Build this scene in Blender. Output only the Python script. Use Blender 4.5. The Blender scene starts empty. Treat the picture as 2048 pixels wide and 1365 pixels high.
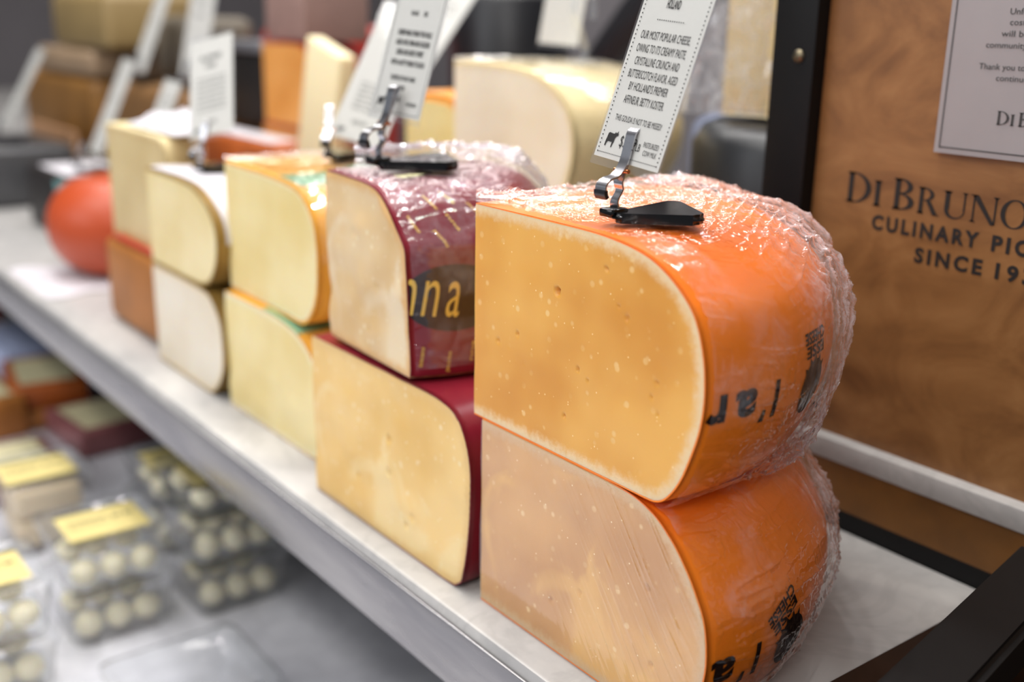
import bpy, bmesh, math, random
import numpy as np
from mathutils import Matrix, Vector
random.seed(7); rng = np.random.default_rng(7)
S = bpy.context.scene
C = S.collection
PI = math.pi
def rad(d): return math.radians(d)

# ---------------------------------------------------------------- camera, world, lights, exposure
cam_d = bpy.data.cameras.new('camera'); cam = bpy.data.objects.new('camera', cam_d); C.objects.link(cam)
RW = [[0.6044, 0.2365, -0.7607], [0.7965, -0.1586, 0.5835], [0.0174, -0.9586, -0.2842]]   # world = RW @ (right, down, forward)
M = Matrix.Identity(4)
for i in range(3):
    M[i][0] = RW[i][0]; M[i][1] = -RW[i][1]; M[i][2] = -RW[i][2]
M[2][3] = 0.3403
cam.matrix_world = M
cam_d.sensor_width = 36; cam_d.lens = 2195 / 2048 * 36; cam_d.clip_start = .02; cam_d.clip_end = 40
cam_d.dof.use_dof = True; cam_d.dof.focus_distance = .565; cam_d.dof.aperture_fstop = 3.4; cam_d.dof.aperture_blades = 9
S.camera = cam
W = bpy.data.worlds.new('world'); S.world = W; W.use_nodes = True
W.node_tree.nodes['Background'].inputs[0].default_value = (.86, .92, 1, 1); W.node_tree.nodes['Background'].inputs[1].default_value = .30
def area(name, loc, size, power, target=None, sy=None, col=(1, 1, 1), shape='RECTANGLE'):
    l = bpy.data.lights.new(name, 'AREA'); l.energy = power; l.size = size; l.shape = shape; l.color = col
    if shape == 'RECTANGLE': l.size_y = sy or size
    o = bpy.data.objects.new(name, l); C.objects.link(o); o.location = loc
    d = Vector(target or (loc[0], loc[1], 0)) - Vector(loc)
    o.rotation_euler = d.to_track_quat('-Z', 'Y').to_euler(); return o
area('ceiling_panel_light', (-1.0, .3, 2.05), 1.3, 20, sy=.35, col=(1, .97, .93))
area('ceiling_panel_light', (-2.6, .5, 2.05), 1.3, 20, sy=.35, col=(1, .97, .93))
area('ceiling_panel_light', (-1.4, 2.0, 1.95), 1.6, 15, sy=.35, col=(1, .97, .95))
area('ceiling_panel_light', (-3.4, 2.2, 1.95), 1.6, 15, sy=.35, col=(1, .97, .95))
area('ceiling_panel_light', (-1.1, -1.0, 2.05), 1.6, 24, sy=.35, col=(1, .98, .95))
area('front_fill_light', (-1.3, -2.0, 1.15), 1.8, 17, target=(-.7, .4, .1), sy=1.0, col=(.95, .97, 1))  # added fill from the front for cards and faces, no window there
area('right_fill_light', (.55, -.75, 1.35), .9, 11, target=(-.35, .45, .12), sy=.07, col=(1, .98, .96))  # added fill strip, brightens the orange rims and streaks their film
for i, (x, y) in enumerate([(-.55, .95), (-.85, 1.1), (-1.25, 1.0), (-.55, .35), (-.65, -.05), (-1.1, -.1), (-1.9, .9), (-1.7, -.1), (-.75, .6), (-1.5, .4)]):
    area('spot_lamp', (x, y, 1.75), 0.045, 3.0, shape='DISK', col=(1, .98, .97))
S.view_settings.view_transform = 'Standard'; S.view_settings.look = 'None'; S.view_settings.gamma = 1
S.view_settings.exposure = 0.0; S.view_settings.use_curve_mapping = False
S.cycles.use_denoising = True
S.cycles.max_bounces = 12; S.cycles.transparent_max_bounces = 24; S.cycles.sample_clamp_indirect = 6

# ---------------------------------------------------------------- helpers
def srgb(r, g, b):
    return tuple(((c / 255 / 12.92) if c / 255 <= .04045 else ((c / 255 + .055) / 1.055) ** 2.4) for c in (r, g, b)) + (1,)
class NT:
    def __init__(s, name):
        s.m = bpy.data.materials.new(name); s.m.use_nodes = True; s.t = s.m.node_tree; s.n = s.t.nodes
        s.b = s.n['Principled BSDF']; s.out = s.n['Material Output']
        s.co = s.n.new('ShaderNodeTexCoord').outputs['Object']
    def link(s, a, b): s.t.links.new(a, b)
    def mapping(s, scale=(1, 1, 1), rot=(0, 0, 0)):
        m = s.n.new('ShaderNodeMapping'); s.link(s.co, m.inputs[0]); m.inputs['Scale'].default_value = scale; m.inputs['Rotation'].default_value = rot
        return m.outputs[0]
    def noise(s, scale, detail=3, rough=.5, vec=None, dist=0):
        n = s.n.new('ShaderNodeTexNoise'); n.inputs['Scale'].default_value = scale; n.inputs['Detail'].default_value = detail
        n.inputs['Roughness'].default_value = rough; n.inputs['Distortion'].default_value = dist; s.link(vec or s.co, n.inputs['Vector']); return n.outputs['Fac']
    def voro(s, scale, vec=None, feat='F1'):
        n = s.n.new('ShaderNodeTexVoronoi'); n.feature = feat; n.inputs['Scale'].default_value = scale; s.link(vec or s.co, n.inputs['Vector']); return n
    def ramp(s, fac, stops, interp='LINEAR'):
        r = s.n.new('ShaderNodeValToRGB'); r.color_ramp.interpolation = interp; e = r.color_ramp.elements
        while len(e) < len(stops): e.new(.5)
        for q, (p, c) in zip(e, stops): q.position = p; q.color = c if len(c) == 4 else (*c, 1)
        s.link(fac, r.inputs[0]); return r.outputs[0]
    def ss(s, v, a, b):
        n = s.n.new('ShaderNodeMapRange'); n.interpolation_type = 'SMOOTHSTEP'; s.link(v, n.inputs[0]); n.inputs[1].default_value = a; n.inputs[2].default_value = b
        return n.outputs[0]
    def math(s, op, a, b=None, clamp=False):
        n = s.n.new('ShaderNodeMath'); n.operation = op; n.use_clamp = clamp
        for i, v in enumerate((a, b)):
            if v is None: continue
            if isinstance(v, (int, float)): n.inputs[i].default_value = v
            else: s.link(v, n.inputs[i])
        return n.outputs[0]
    def mix(s, fac, a, b):
        n = s.n.new('ShaderNodeMix'); n.data_type = 'RGBA'
        for i, v in ((0, fac), (6, a), (7, b)):
            if isinstance(v, (int, float)): n.inputs[i].default_value = v
            elif isinstance(v, tuple): n.inputs[i].default_value = v
            else: s.link(v, n.inputs[i])
        return n.outputs[2]
    def attr(s, name):
        n = s.n.new('ShaderNodeAttribute'); n.attribute_name = name; return n.outputs['Fac']
    def bump(s, h, strength=.3, dist=.001):
        n = s.n.new('ShaderNodeBump'); n.inputs['Strength'].default_value = strength; n.inputs['Distance'].default_value = dist
        s.link(h, n.inputs['Height']); s.link(n.outputs[0], s.b.inputs['Normal']); return n
    def set(s, **k):
        for q, v in k.items():
            i = s.b.inputs[q.replace('_', ' ')]
            if isinstance(v, (int, float, tuple)): i.default_value = v
            else: s.link(v, i)
        return s.m
def flat(name, col, rough=.5, metal=0., var=0., spec=.5, scale=30, bump=0., coat=0.):
    t = NT(name); t.set(Roughness=rough, Metallic=metal, Specular_IOR_Level=spec, Coat_Weight=coat)
    if var:
        n = t.noise(scale, 4, .6)
        a = tuple(c * (1 - var) for c in col[:3]) + (1,); b = tuple(min(1, c * (1 + var)) for c in col[:3]) + (1,)
        t.set(Base_Color=t.ramp(n, [(.3, a), (.7, b)]))
        if bump: t.bump(n, bump, .002)
    else: t.set(Base_Color=col)
    return t.m

def vnoise(P, seed=0):
    P = np.asarray(P, float); i = np.floor(P).astype(np.int64); f = P - i; f = f * f * (3 - 2 * f)
    def h(d):
        q = i + np.array(d)
        v = (q[:, 0] * 374761393 + q[:, 1] * 668265263 + q[:, 2] * 2147483647 + seed * 1274126177) & 0xffffffff
        v = ((v ^ (v >> 13)) * 1274126177) & 0xffffffff
        v = (v ^ (v >> 16)) & 0xffff
        return v / 65535.
    x, y, z = f[:, 0], f[:, 1], f[:, 2]
    L = lambda a, b, t: a + (b - a) * t
    return L(L(L(h((0, 0, 0)), h((1, 0, 0)), x), L(h((0, 1, 0)), h((1, 1, 0)), x), y),
             L(L(h((0, 0, 1)), h((1, 0, 1)), x), L(h((0, 1, 1)), h((1, 1, 1)), x), y), z)
def ridge(P, seed=0, octv=3):
    s = 0; a = 1; t = 0; P = np.asarray(P, float)
    for k in range(octv):
        s = s + a * (1 - np.abs(2 * vnoise(P * 2 ** k + 17.3 * k, seed + k) - 1)) ** 2; t += a; a *= .5
    return s / t

def link(name, V, F, mat, parent=None, smooth=True, attrs=None, mats=None, fm=None):
    me = bpy.data.meshes.new(name)
    me.from_pydata([tuple(map(float, v)) for v in V], [], [tuple(map(int, f)) for f in F])
    for k, a in (attrs or {}).items():
        at = me.attributes.new(k, 'FLOAT', 'POINT'); at.data.foreach_set('value', np.asarray(a, np.float32))
    if smooth: me.polygons.foreach_set('use_smooth', [True] * len(me.polygons))
    if mat: me.materials.append(mat)
    for m in (mats or []): me.materials.append(m)
    if fm is not None: me.polygons.foreach_set('material_index', fm)
    me.update()
    o = bpy.data.objects.new(name, me); C.objects.link(o)
    if parent: o.parent = parent
    return o
def thing(name, label, cat, loc=(0, 0, 0), rz=0, group=None, rot=None):
    o = bpy.data.objects.new(name, None); C.objects.link(o); o.location = loc; o.empty_display_size = .02
    o.rotation_euler = rot or (0, 0, rz); o['label'] = label; o['category'] = cat
    if group: o['group'] = group
    return o
def tag(o, label, cat, group=None):
    o['label'] = label; o['category'] = cat
    if group: o['group'] = group
    return o
def struct(o): o['kind'] = 'structure'; return o
def grid(nu, nv, off=0):
    a = np.arange(nu * nv).reshape(nu, nv) + off
    return np.stack([a[:-1, :-1], a[1:, :-1], a[1:, 1:], a[:-1, 1:]], -1).reshape(-1, 4)
def box_vf(x0, x1, y0, y1, z0, z1, off=0):
    V = [(x0, y0, z0), (x1, y0, z0), (x1, y1, z0), (x0, y1, z0), (x0, y0, z1), (x1, y0, z1), (x1, y1, z1), (x0, y1, z1)]
    F = [(0, 3, 2, 1), (4, 5, 6, 7), (0, 1, 5, 4), (1, 2, 6, 5), (2, 3, 7, 6), (3, 0, 4, 7)]
    return V, [tuple(i + off for i in f) for f in F]
def box(name, x0, x1, y0, y1, z0, z1, mat, parent=None, bev=0., seg=2):
    bm = bmesh.new(); V, F = box_vf(x0, x1, y0, y1, z0, z1)
    vs = [bm.verts.new(v) for v in V]
    for f in F: bm.faces.new([vs[i] for i in f])
    if bev: bmesh.ops.bevel(bm, geom=bm.edges[:], offset=bev, segments=seg, profile=.5, affect='EDGES')
    return bmobj(name, bm, mat, parent, smooth=bool(bev))
def bmobj(name, bm, mat, parent=None, smooth=False):
    bmesh.ops.recalc_face_normals(bm, faces=bm.faces[:])
    me = bpy.data.meshes.new(name); bm.to_mesh(me); bm.free(); me.materials.append(mat)
    if smooth:
        me.polygons.foreach_set('use_smooth', [True] * len(me.polygons))
        if hasattr(me, 'set_sharp_from_angle'): me.set_sharp_from_angle(angle=rad(40))
    o = bpy.data.objects.new(name, me); C.objects.link(o)
    if parent: o.parent = parent
    return o

# ---- lettering: flat print made of real outlines
def text_vf(s, size=1., sx=1., bold=0., align='LEFT', space=1.):
    cu = bpy.data.curves.new('t', 'FONT'); cu.body = s; cu.size = size; cu.offset = bold; cu.align_x = align; cu.space_character = space
    cu.resolution_u = 3
    o = bpy.data.objects.new('t', cu); C.objects.link(o)
    dg = bpy.context.evaluated_depsgraph_get(); me = o.evaluated_get(dg).to_mesh()
    V = [(v.co.x * sx, v.co.y) for v in me.vertices]; F = [tuple(p.vertices) for p in me.polygons]
    o.evaluated_get(dg).to_mesh_clear(); bpy.data.objects.remove(o); bpy.data.curves.remove(cu)
    return V, F
def text_fit(s, x0, x1, y, h, bold=0., space=1.):
    """text whose cap height is h and which spans x0..x1"""
    V, F = text_vf(s, 1., 1., bold, 'LEFT', space)
    A = np.array(V); lo = A[:, 0].min(); hi = A[:, 0].max()
    Vc, _ = text_vf('H'); ch = np.array(Vc)[:, 1].max()
    A = np.stack([(A[:, 0] - lo) / (hi - lo) * (x1 - x0) + x0, A[:, 1] / ch * h + y], 1)
    return A.tolist(), F
def fit_x(c, x0, x1, y, h, bold=0.):
    V, F = text_vf(c, 1., 1., bold); A = np.array(V); lo, hi = A.min(0), A.max(0)
    A = (A - lo) / (hi - lo) * np.array([x1 - x0, h]) + np.array([x0, y]); return A.tolist(), F
def merge(parts):
    V = []; F = []
    for v, f in parts:
        o = len(V); V += [tuple(p) for p in v]; F += [tuple(i + o for i in q) for q in f]
    return V, F
def poly(*pts): return list(pts), [tuple(range(len(pts)))]
def arcband(cx, cy, rx, ry, ix, iy, a0, a1, n=18, icx=None, icy=None):
    icx = cx if icx is None else icx; icy = cy if icy is None else icy
    V = []
    for k in range(n + 1):
        a = rad(a0 + (a1 - a0) * k / n); V += [(cx + rx * math.cos(a), cy + ry * math.sin(a)), (icx + ix * math.cos(a), icy + iy * math.sin(a))]
    return V, [(2 * k, 2 * k + 2, 2 * k + 3, 2 * k + 1) for k in range(n)]
def rc(x0, y0, x1, y1): return poly((x0, y0), (x1, y0), (x1, y1), (x0, y1))
def serif_glyph(ch):
    """letters one unit high; returns geometry and width"""
    st = .135; sf = .035; P = []
    def foot(x, w=st): return [rc(x - .055, 0, x + w + .055, sf), poly((x - .03, sf), (x + w + .03, sf), (x + w, sf + .05), (x, sf + .05))]
    def head(x, w=st): return [rc(x - .055, 1 - sf, x + w + .055, 1), poly((x, 1 - sf - .05), (x + w, 1 - sf - .05), (x + w + .03, 1 - sf), (x - .03, 1 - sf))]
    if ch == 'D':
        P = [rc(.06, 0, .06 + st, 1)] + foot(.06) + head(.06) + [arcband(.2, .5, .52, .5, .37, .455, -90, 90, icx=.2)]; w = .76
    elif ch == 'I':
        P = [rc(.06, 0, .06 + st, 1)] + foot(.06) + head(.06); w = .27
    elif ch == 'B':
        P = [rc(.06, 0, .06 + st, 1)] + foot(.06) + head(.06) + [arcband(.2, .755, .33, .245, .19, .2, -90, 90), arcband(.2, .27, .39, .27, .24, .225, -90, 90)]; w = .64
    elif ch == 'R':
        P = [rc(.06, 0, .06 + st, 1)] + foot(.06) + head(.06) + [arcband(.2, .745, .36, .255, .22, .21, -90, 90), poly((.3, .5), (.44, .53), (.74, .0), (.56, .0)), rc(.56, 0, .80, .03)]; w = .76
    elif ch == 'U':
        P = [rc(.06, .32, .06 + st, 1), rc(.6, .32, .65, 1)] + head(.06) + head(.6, .05) + [arcband(.355, .32, .295, .33, .22, .27, 180, 360, icx=.405 - .01)]; w = .74
    elif ch == 'N':
        P = [rc(.08, 0, .13, 1), rc(.68, 0, .73, 1), poly((.03, 1), (.21, 1), (.73, 0), (.62, -.02))] + foot(.08, .05) + head(.68, .05) + [rc(0, 1 - sf, .2, 1)]; w = .8
    elif ch == 'O':
        P = [arcband(.43, .5, .41, .52, .27, .475, 0, 360, 36)]; w = .86
    elif ch == '.':
        P = [arcband(.1, .07, .075, .075, 0, 0, 0, 360, 12)]; w = .2
    V, F = merge(P); return V, F, w
def serif_word(items, z0):
    """items: (char, x0, x1, height)"""
    P = []
    for ch, x0, x1, h in items:
        V, F, w = serif_glyph(ch); A = np.array(V); lo, hi = A[:, 0].min(), A[:, 0].max()
        P.append(([((x - lo) / (hi - lo) * (x1 - x0) + x0, y * h + z0) for x, y in V], F))
    return merge(P)

# ---------------------------------------------------------------- materials
def marble(name, c0, c1, rough=.25, vs=3.):
    t = NT(name)
    n = t.noise(vs, 6, .6, dist=1.2); v = t.noise(vs * 1.7, 5, .55, dist=2.5)
    vein = t.math('ABSOLUTE', t.math('SUBTRACT', v, .5)); vein = t.ss(vein, .0, .06)
    base = t.ramp(n, [(.35, c0), (.65, c1)])
    dark = tuple(c * .5 for c in c0[:3]) + (1,)
    t.set(Base_Color=t.mix(t.math('MULTIPLY', t.math('SUBTRACT', 1, vein), .16), base, dark), Roughness=rough)
    return t.m
M_marble = marble('ledge_marble', srgb(160, 158, 157), srgb(188, 185, 181), .3, 5.)
M_marble2 = marble('lower_marble', srgb(206, 206, 214), srgb(236, 236, 242), .3, 4)
M_black = flat('black_paint', srgb(7, 7, 8), .5, spec=.25)
M_blackgloss = flat('black_gloss_plastic', srgb(5, 5, 6), .14, spec=.35, coat=.25)
M_rubber = flat('black_rubber', srgb(16, 17, 22), .3)
M_steel = flat('steel', srgb(185, 185, 190), .22, 1.)
M_brass = flat('copper_rivet', srgb(205, 130, 85), .2, 1.)
M_ink = flat('black_ink', srgb(22, 20, 19), .6)
M_paper = flat('card_paper', srgb(198, 197, 190), .7, var=.02)
M_paperg = flat('sign_paper', srgb(150, 145, 146), .6, var=.03)
M_ink2 = flat('grey_ink', srgb(52, 52, 52), .6)
M_screw = flat('screw_metal', srgb(120, 110, 90), .35, 1.)
def wood():
    t = NT('birch_panel'); vec = t.mapping((2.4, 2, 3.8), (0, .15, 0))
    n = t.noise(3.4, 6, .6, vec, 3.2); w = t.n.new('ShaderNodeTexWave'); w.inputs['Scale'].default_value = 3.4; w.inputs['Distortion'].default_value = 9
    w.inputs['Detail'].default_value = 3; w.inputs['Detail Scale'].default_value = 1.2; w.bands_direction = 'Z'; t.link(t.mapping((1.4, 1, 2.2)), w.inputs[0])
    m = t.math('ADD', t.math('MULTIPLY', n, .9), t.math('MULTIPLY', w.outputs['Fac'], .1))
    fine = t.noise(60, 3, .6, t.mapping((1, 1, 9)))
    c = t.ramp(m, [(.3, srgb(112, 74, 40)), (.5, srgb(136, 94, 53)), (.72, srgb(156, 112, 68))])
    t.set(Base_Color=t.mix(t.math('MULTIPLY', fine, .18), c, srgb(100, 60, 30)), Roughness=.42); t.bump(fine, .08, .0006); return t.m
M_wood = wood()
M_woodrail = flat('rail_wood', srgb(118, 76, 26), .5, var=.3, scale=12)

def paste(name, light, dark, crust, spot, spots=.5, edge=(.0015, .009), sss=.25, rough=.42, blotch=None):
    """cut cheese: 'edge' attribute is the distance to the rind in metres"""
    t = NT(name)
    n = t.noise(9, 3, .5); n2 = t.noise(28, 4, .6)
    c = t.mix(t.ss(n, .36, .64), dark, light)
    if blotch: c = t.mix(t.math('MULTIPLY', t.ss(t.noise(16, 3, .5, dist=.8), .5, .62), .6), c, blotch)
    v = t.voro(150); warp = t.noise(22, 2); m = t.math('MULTIPLY', t.math('SUBTRACT', 1, t.ss(v.outputs['Distance'], .16, .34)), t.ss(t.n_col(v), 1 - spots, 1 - spots + .05))
    c = t.mix(t.math('MULTIPLY', m, t.math('MULTIPLY', t.ss(t.noise(35, 2), .35, .65), .6)), c, spot)
    v2 = t.voro(420); m2 = t.math('MULTIPLY', t.math('SUBTRACT', 1, t.ss(v2.outputs['Distance'], .1, .26)), t.ss(t.n_col(v2), .93, .95))
    c = t.mix(t.math('MULTIPLY', m2, .8), c, (min(1, spot[0] * 1.2), min(1, spot[1] * 1.25), min(1, spot[2] * 1.5), 1))
    e = t.math('ADD', t.attr('edge'), t.math('MULTIPLY', t.math('SUBTRACT', t.noise(160, 4, .7), .5), .010))
    ce = t.math('SUBTRACT', 1, t.ss(e, edge[0], edge[1]))
    c = t.mix(t.math('MULTIPLY', ce, .95), c, crust)
    t.set(Base_Color=c, Roughness=rough, Subsurface_Weight=sss, Subsurface_Scale=.012, Subsurface_Radius=(1, .55, .2))
    t.bump(t.math('ADD', n2, t.math('ADD', t.math('MULTIPLY', m, -.2), t.math('MULTIPLY', ce, t.noise(500, 3, .7)))), .25, .0015)
    return t.m
def _ncol(self, v):
    s = self.n.new('ShaderNodeSeparateColor'); self.link(v.outputs['Color'], s.inputs[0]); return s.outputs[0]
NT.n_col = _ncol
M_gouda = paste('aged_gouda_paste', srgb(230, 172, 82), srgb(208, 140, 48), srgb(234, 202, 158), srgb(240, 205, 140), .42)
M_gouda2 = paste('aged_gouda_paste_film', srgb(216, 160, 84), srgb(190, 130, 56), srgb(208, 168, 118), srgb(242, 212, 155), .3, blotch=srgb(232, 180, 90))
M_nutty = paste('sheep_paste', srgb(226, 200, 158), srgb(205, 168, 112), srgb(214, 168, 108), srgb(238, 224, 190), .4, blotch=srgb(230, 212, 182))
M_nutty2 = paste('sheep_paste_gold', srgb(236, 200, 132), srgb(222, 178, 98), srgb(224, 184, 120), srgb(242, 226, 186), .4, blotch=srgb(238, 214, 160))
M_yellow = paste('yellow_paste', srgb(236, 218, 162), srgb(226, 202, 134), srgb(240, 226, 186), srgb(240, 225, 180), .1, edge=(.003, .006))
M_cream = paste('cream_paste', srgb(238, 220, 172), srgb(226, 204, 146), srgb(222, 178, 96), srgb(240, 230, 200), .1, edge=(.001, .006))
M_ivory = paste('ivory_paste', srgb(232, 222, 204), srgb(224, 210, 186), srgb(226, 200, 160), srgb(240, 230, 215), .1)
M_tanp = paste('tan_paste', srgb(212, 190, 142), srgb(200, 176, 126), srgb(200, 160, 100), srgb(220, 200, 160), .05)
M_oranp = paste('orange_paste', srgb(222, 158, 84), srgb(206, 138, 62), srgb(214, 150, 80), srgb(230, 180, 110), .05)

def rindmat(name, c, rough=.3, var=.12, sc=14, sss=.1, streak=None):
    t = NT(name); n = t.noise(sc, 4, .55)
    a = tuple(x * (1 - var) for x in c[:3]) + (1,); b = tuple(min(1, x * (1 + var)) for x in c[:3]) + (1,)
    col = t.ramp(n, [(.3, a), (.7, b)])
    if streak: col = t.mix(t.math('MULTIPLY', t.ss(t.noise(5, 2, .4, t.mapping((1, 1, 4))), .48, .7), .5), col, streak)
    t.set(Base_Color=col, Roughness=rough, Subsurface_Weight=sss, Subsurface_Scale=.004); t.bump(n, .1, .001); return t.m
M_orange = rindmat('orange_wax', srgb(255, 128, 28), .35, .1, 10, streak=srgb(238, 100, 18))
M_red = rindmat('maroon_label_rind', srgb(126, 28, 44), .3, .18, 12, 0)
M_brown = rindmat('brown_rind', srgb(164, 102, 42), .5, .2, 18, 0)
M_yrind = rindmat('golden_rind', srgb(228, 168, 66), .45, .12, 20, 0)
M_crind = rindmat('cream_rind', srgb(226, 208, 160), .55, .12, 20, 0)
M_orind = rindmat('amber_rind', srgb(164, 82, 28), .45, .18, 20, 0)
M_dark = rindmat('dark_rind', srgb(26, 20, 18), .5, .3, 20, 0)
M_olive = rindmat('olive_rind', srgb(150, 118, 56), .55, .25, 25, 0)
M_blackwrap = rindmat('charcoal_wrap', srgb(24, 26, 30), .36, .2, 8, 0)
M_redbox = rindmat('red_wax', srgb(168, 34, 18), .4, .15, 8, 0)
M_edam = rindmat('red_orange_wax', srgb(174, 68, 28), .4, .08, 6, .05)
M_white = flat('white_paper', srgb(205, 202, 208), .6, var=.04)
M_teal = flat('teal_plastic', srgb(110, 160, 160), .5)
M_green = flat('green_label', srgb(130, 172, 136), .35, var=.15)
M_moz = paste('mozzarella', srgb(240, 232, 200), srgb(228, 216, 168), srgb(238, 230, 200), srgb(245, 240, 220), .02, sss=.3, rough=.3)

def film(name, white=.5, base_gl=.025, rough=.06, tint=(.93, .94, 1, 1)):
    t = NT(name); n = t.n
    tr = n.new('ShaderNodeBsdfTransparent'); gl = n.new('ShaderNodeBsdfGlossy'); gl.inputs['Roughness'].default_value = rough
    gl.inputs['Color'].default_value = (1, 1, 1, 1)
    df = n.new('ShaderNodeBsdfDiffuse'); df.inputs['Color'].default_value = tint
    tl = n.new('ShaderNodeBsdfTranslucent'); tl.inputs['Color'].default_value = tint
    md = n.new('ShaderNodeMixShader'); md.inputs[0].default_value = .45; t.link(df.outputs[0], md.inputs[1]); t.link(tl.outputs[0], md.inputs[2])
    lw = n.new('ShaderNodeLayerWeight'); lw.inputs[0].default_value = .5
    f = t.math('ADD', t.math('MULTIPLY', t.math('POWER', lw.outputs['Facing'], 4), .8), base_gl + .05, True)
    g = t.attr('gather'); w = t.math('MULTIPLY', g, t.math('MULTIPLY', t.ss(t.noise(70, 5, .7, dist=1.), .25, .8), white), True)
    m1 = n.new('ShaderNodeMixShader'); t.link(w, m1.inputs[0]); t.link(tr.outputs[0], m1.inputs[1]); t.link(md.outputs[0], m1.inputs[2])
    m2 = n.new('ShaderNodeMixShader'); t.link(f, m2.inputs[0]); t.link(m1.outputs[0], m2.inputs[1]); t.link(gl.outputs[0], m2.inputs[2])
    t.link(m2.outputs[0], t.out.inputs[0]); return t.m
M_film = film('cling_film', 1.1)
M_filmr = film('cling_film_haze', .45)
def clear(name, rough=.08, tint=(.96, .97, .98, 1), haze=.06):
    t = NT(name); n = t.n
    tr = n.new('ShaderNodeBsdfTransparent'); tr.inputs[0].default_value = tint; gl = n.new('ShaderNodeBsdfGlossy'); gl.inputs['Roughness'].default_value = rough
    df = n.new('ShaderNodeBsdfDiffuse'); df.inputs[0].default_value = (.85, .87, .9, 1)
    lw = n.new('ShaderNodeLayerWeight'); lw.inputs[0].default_value = .5
    m1 = n.new('ShaderNodeMixShader'); m1.inputs[0].default_value = haze; t.link(tr.outputs[0], m1.inputs[1]); t.link(df.outputs[0], m1.inputs[2])
    m2 = n.new('ShaderNodeMixShader'); t.link(t.math('ADD', t.math('MULTIPLY', t.math('POWER', lw.outputs['Facing'], 4), .8), .05, True), m2.inputs[0]); t.link(m1.outputs[0], m2.inputs[1]); t.link(gl.outputs[0], m2.inputs[2])
    t.link(m2.outputs[0], t.out.inputs[0]); return t.m
M_clear = clear('clear_plastic'); M_tub = clear('tub_plastic', .12, (.975, .98, .985, 1), .07)
M_sleeve = clear('card_sleeve', .06, (.97, .97, .98, 1), .03)

# ---------------------------------------------------------------- the setting
XR = -.302
struct(box("trim_1", -4.2, XR, .327, .611, -.048, 0, M_marble, bev=.0025))
def steel_strip():
    t = NT('dull_steel_strip'); n = t.noise(3, 4, .6, t.mapping((1.2, 1, 9)))
    t.set(Base_Color=t.ramp(n, [(.35, srgb(120, 119, 122)), (.65, srgb(158, 156, 156))]), Metallic=.85, Roughness=t.ramp(n, [(.3, (.18,) * 3), (.7, (.4,) * 3)])); return t.m
o = box('trim_10', -4.2, XR, .3245, .3268, -.050, -.0075, steel_strip(), bev=.0008); struct(o)
o = box('trim_2', -4.2, -.12, .611, .632, 0, .0135, M_black); struct(o)
o = box('trim_3', -4.2, -.12, .611, .632, .0135, .0475, M_woodrail); struct(o)
o = box('trim_4', -4.2, -.10, .609, 1.25, .0475, .0625, M_marble, bev=.001); struct(o)
o = box('trim_5', -4.2, -.12, .632, 1.24, -.9, .0475, M_black); struct(o)
o = box('wall_front', -4.2, .3, .545, .56, -.9, -.048, M_black); struct(o)           # black apron below the ledge
o = box('trim_6', -4.2, XR, .36, .545, -.058, -.0485, M_black); struct(o)
o = box('trim_7', -4.2, .5, -.9, .545, -.32, -.28, M_marble2, bev=.003); struct(o)     # lower marble bench
o = box('trim_8', -4.2, .5, -.88, .53, -.9, -.32, M_black); struct(o)
M_endtrim = flat('end_trim_brown_reflection', srgb(52, 36, 27), .3, .6, var=.2)  # steel end plate, with the wood's brown reflection put into its colour
o = box('trim_9', XR + .0005, -.02, .30, .609, -.03, .0005, M_endtrim); struct(o)
M_wall = flat('wall_paint', srgb(138, 133, 136), .8, var=.08, scale=2)
o = box('floor', -7, 3, -5, 4, -.95, -.9, flat('floor_tile', srgb(110, 106, 102), .5, var=.1, scale=1)); struct(o)
o = box('ceiling', -7, 3, -3, 4, 2.15, 2.2, flat('ceiling_paint', srgb(205, 205, 206), .8)); struct(o)
o = box('wall_back', -7, 3, 3.2, 3.25, -.9, 2.15, M_wall); struct(o)
o = box('wall_left', -6.6, -6.55, -3, 3.2, -.9, 2.15, M_wall); struct(o)
for q in bpy.data.objects:
    if q.name == 'trim_marble_ledge': q.name = 'trim_1'

# ---------------------------------------------------------------- cheese wedges
def resample(P, n):
    P = np.array(P, float); Q = []
    for i in range(len(P) - 1):
        p0 = P[max(i - 1, 0)]; p1 = P[i]; p2 = P[i + 1]; p3 = P[min(i + 2, len(P) - 1)]
        for t in np.linspace(0, 1, 12, endpoint=False):
            Q.append(.5 * ((2 * p1) + (-p0 + p2) * t + (2 * p0 - 5 * p1 + 4 * p2 - p3) * t * t + (-p0 + 3 * p1 - 3 * p2 + p3) * t ** 3))
    Q.append(P[-1]); Q = np.array(Q); Q[:, 0] = np.maximum(Q[:, 0], 0); Q[:, 1] = np.clip(Q[:, 1], P[:, 1].min(), P[:, 1].max())
    s = np.r_[0, np.cumsum(np.hypot(*np.diff(Q, axis=0).T))]; u = np.linspace(0, s[-1], n)
    return np.stack([np.interp(u, s, Q[:, 0]), np.interp(u, s, Q[:, 1])], 1)
def offs(Q, d):
    T = np.gradient(Q, axis=0); N = np.stack([-T[:, 1], T[:, 0]], 1); N /= np.linalg.norm(N, axis=1)[:, None] + 1e-12
    return Q + N * (-d if False else d) * np.where(True, 1, 1)
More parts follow.
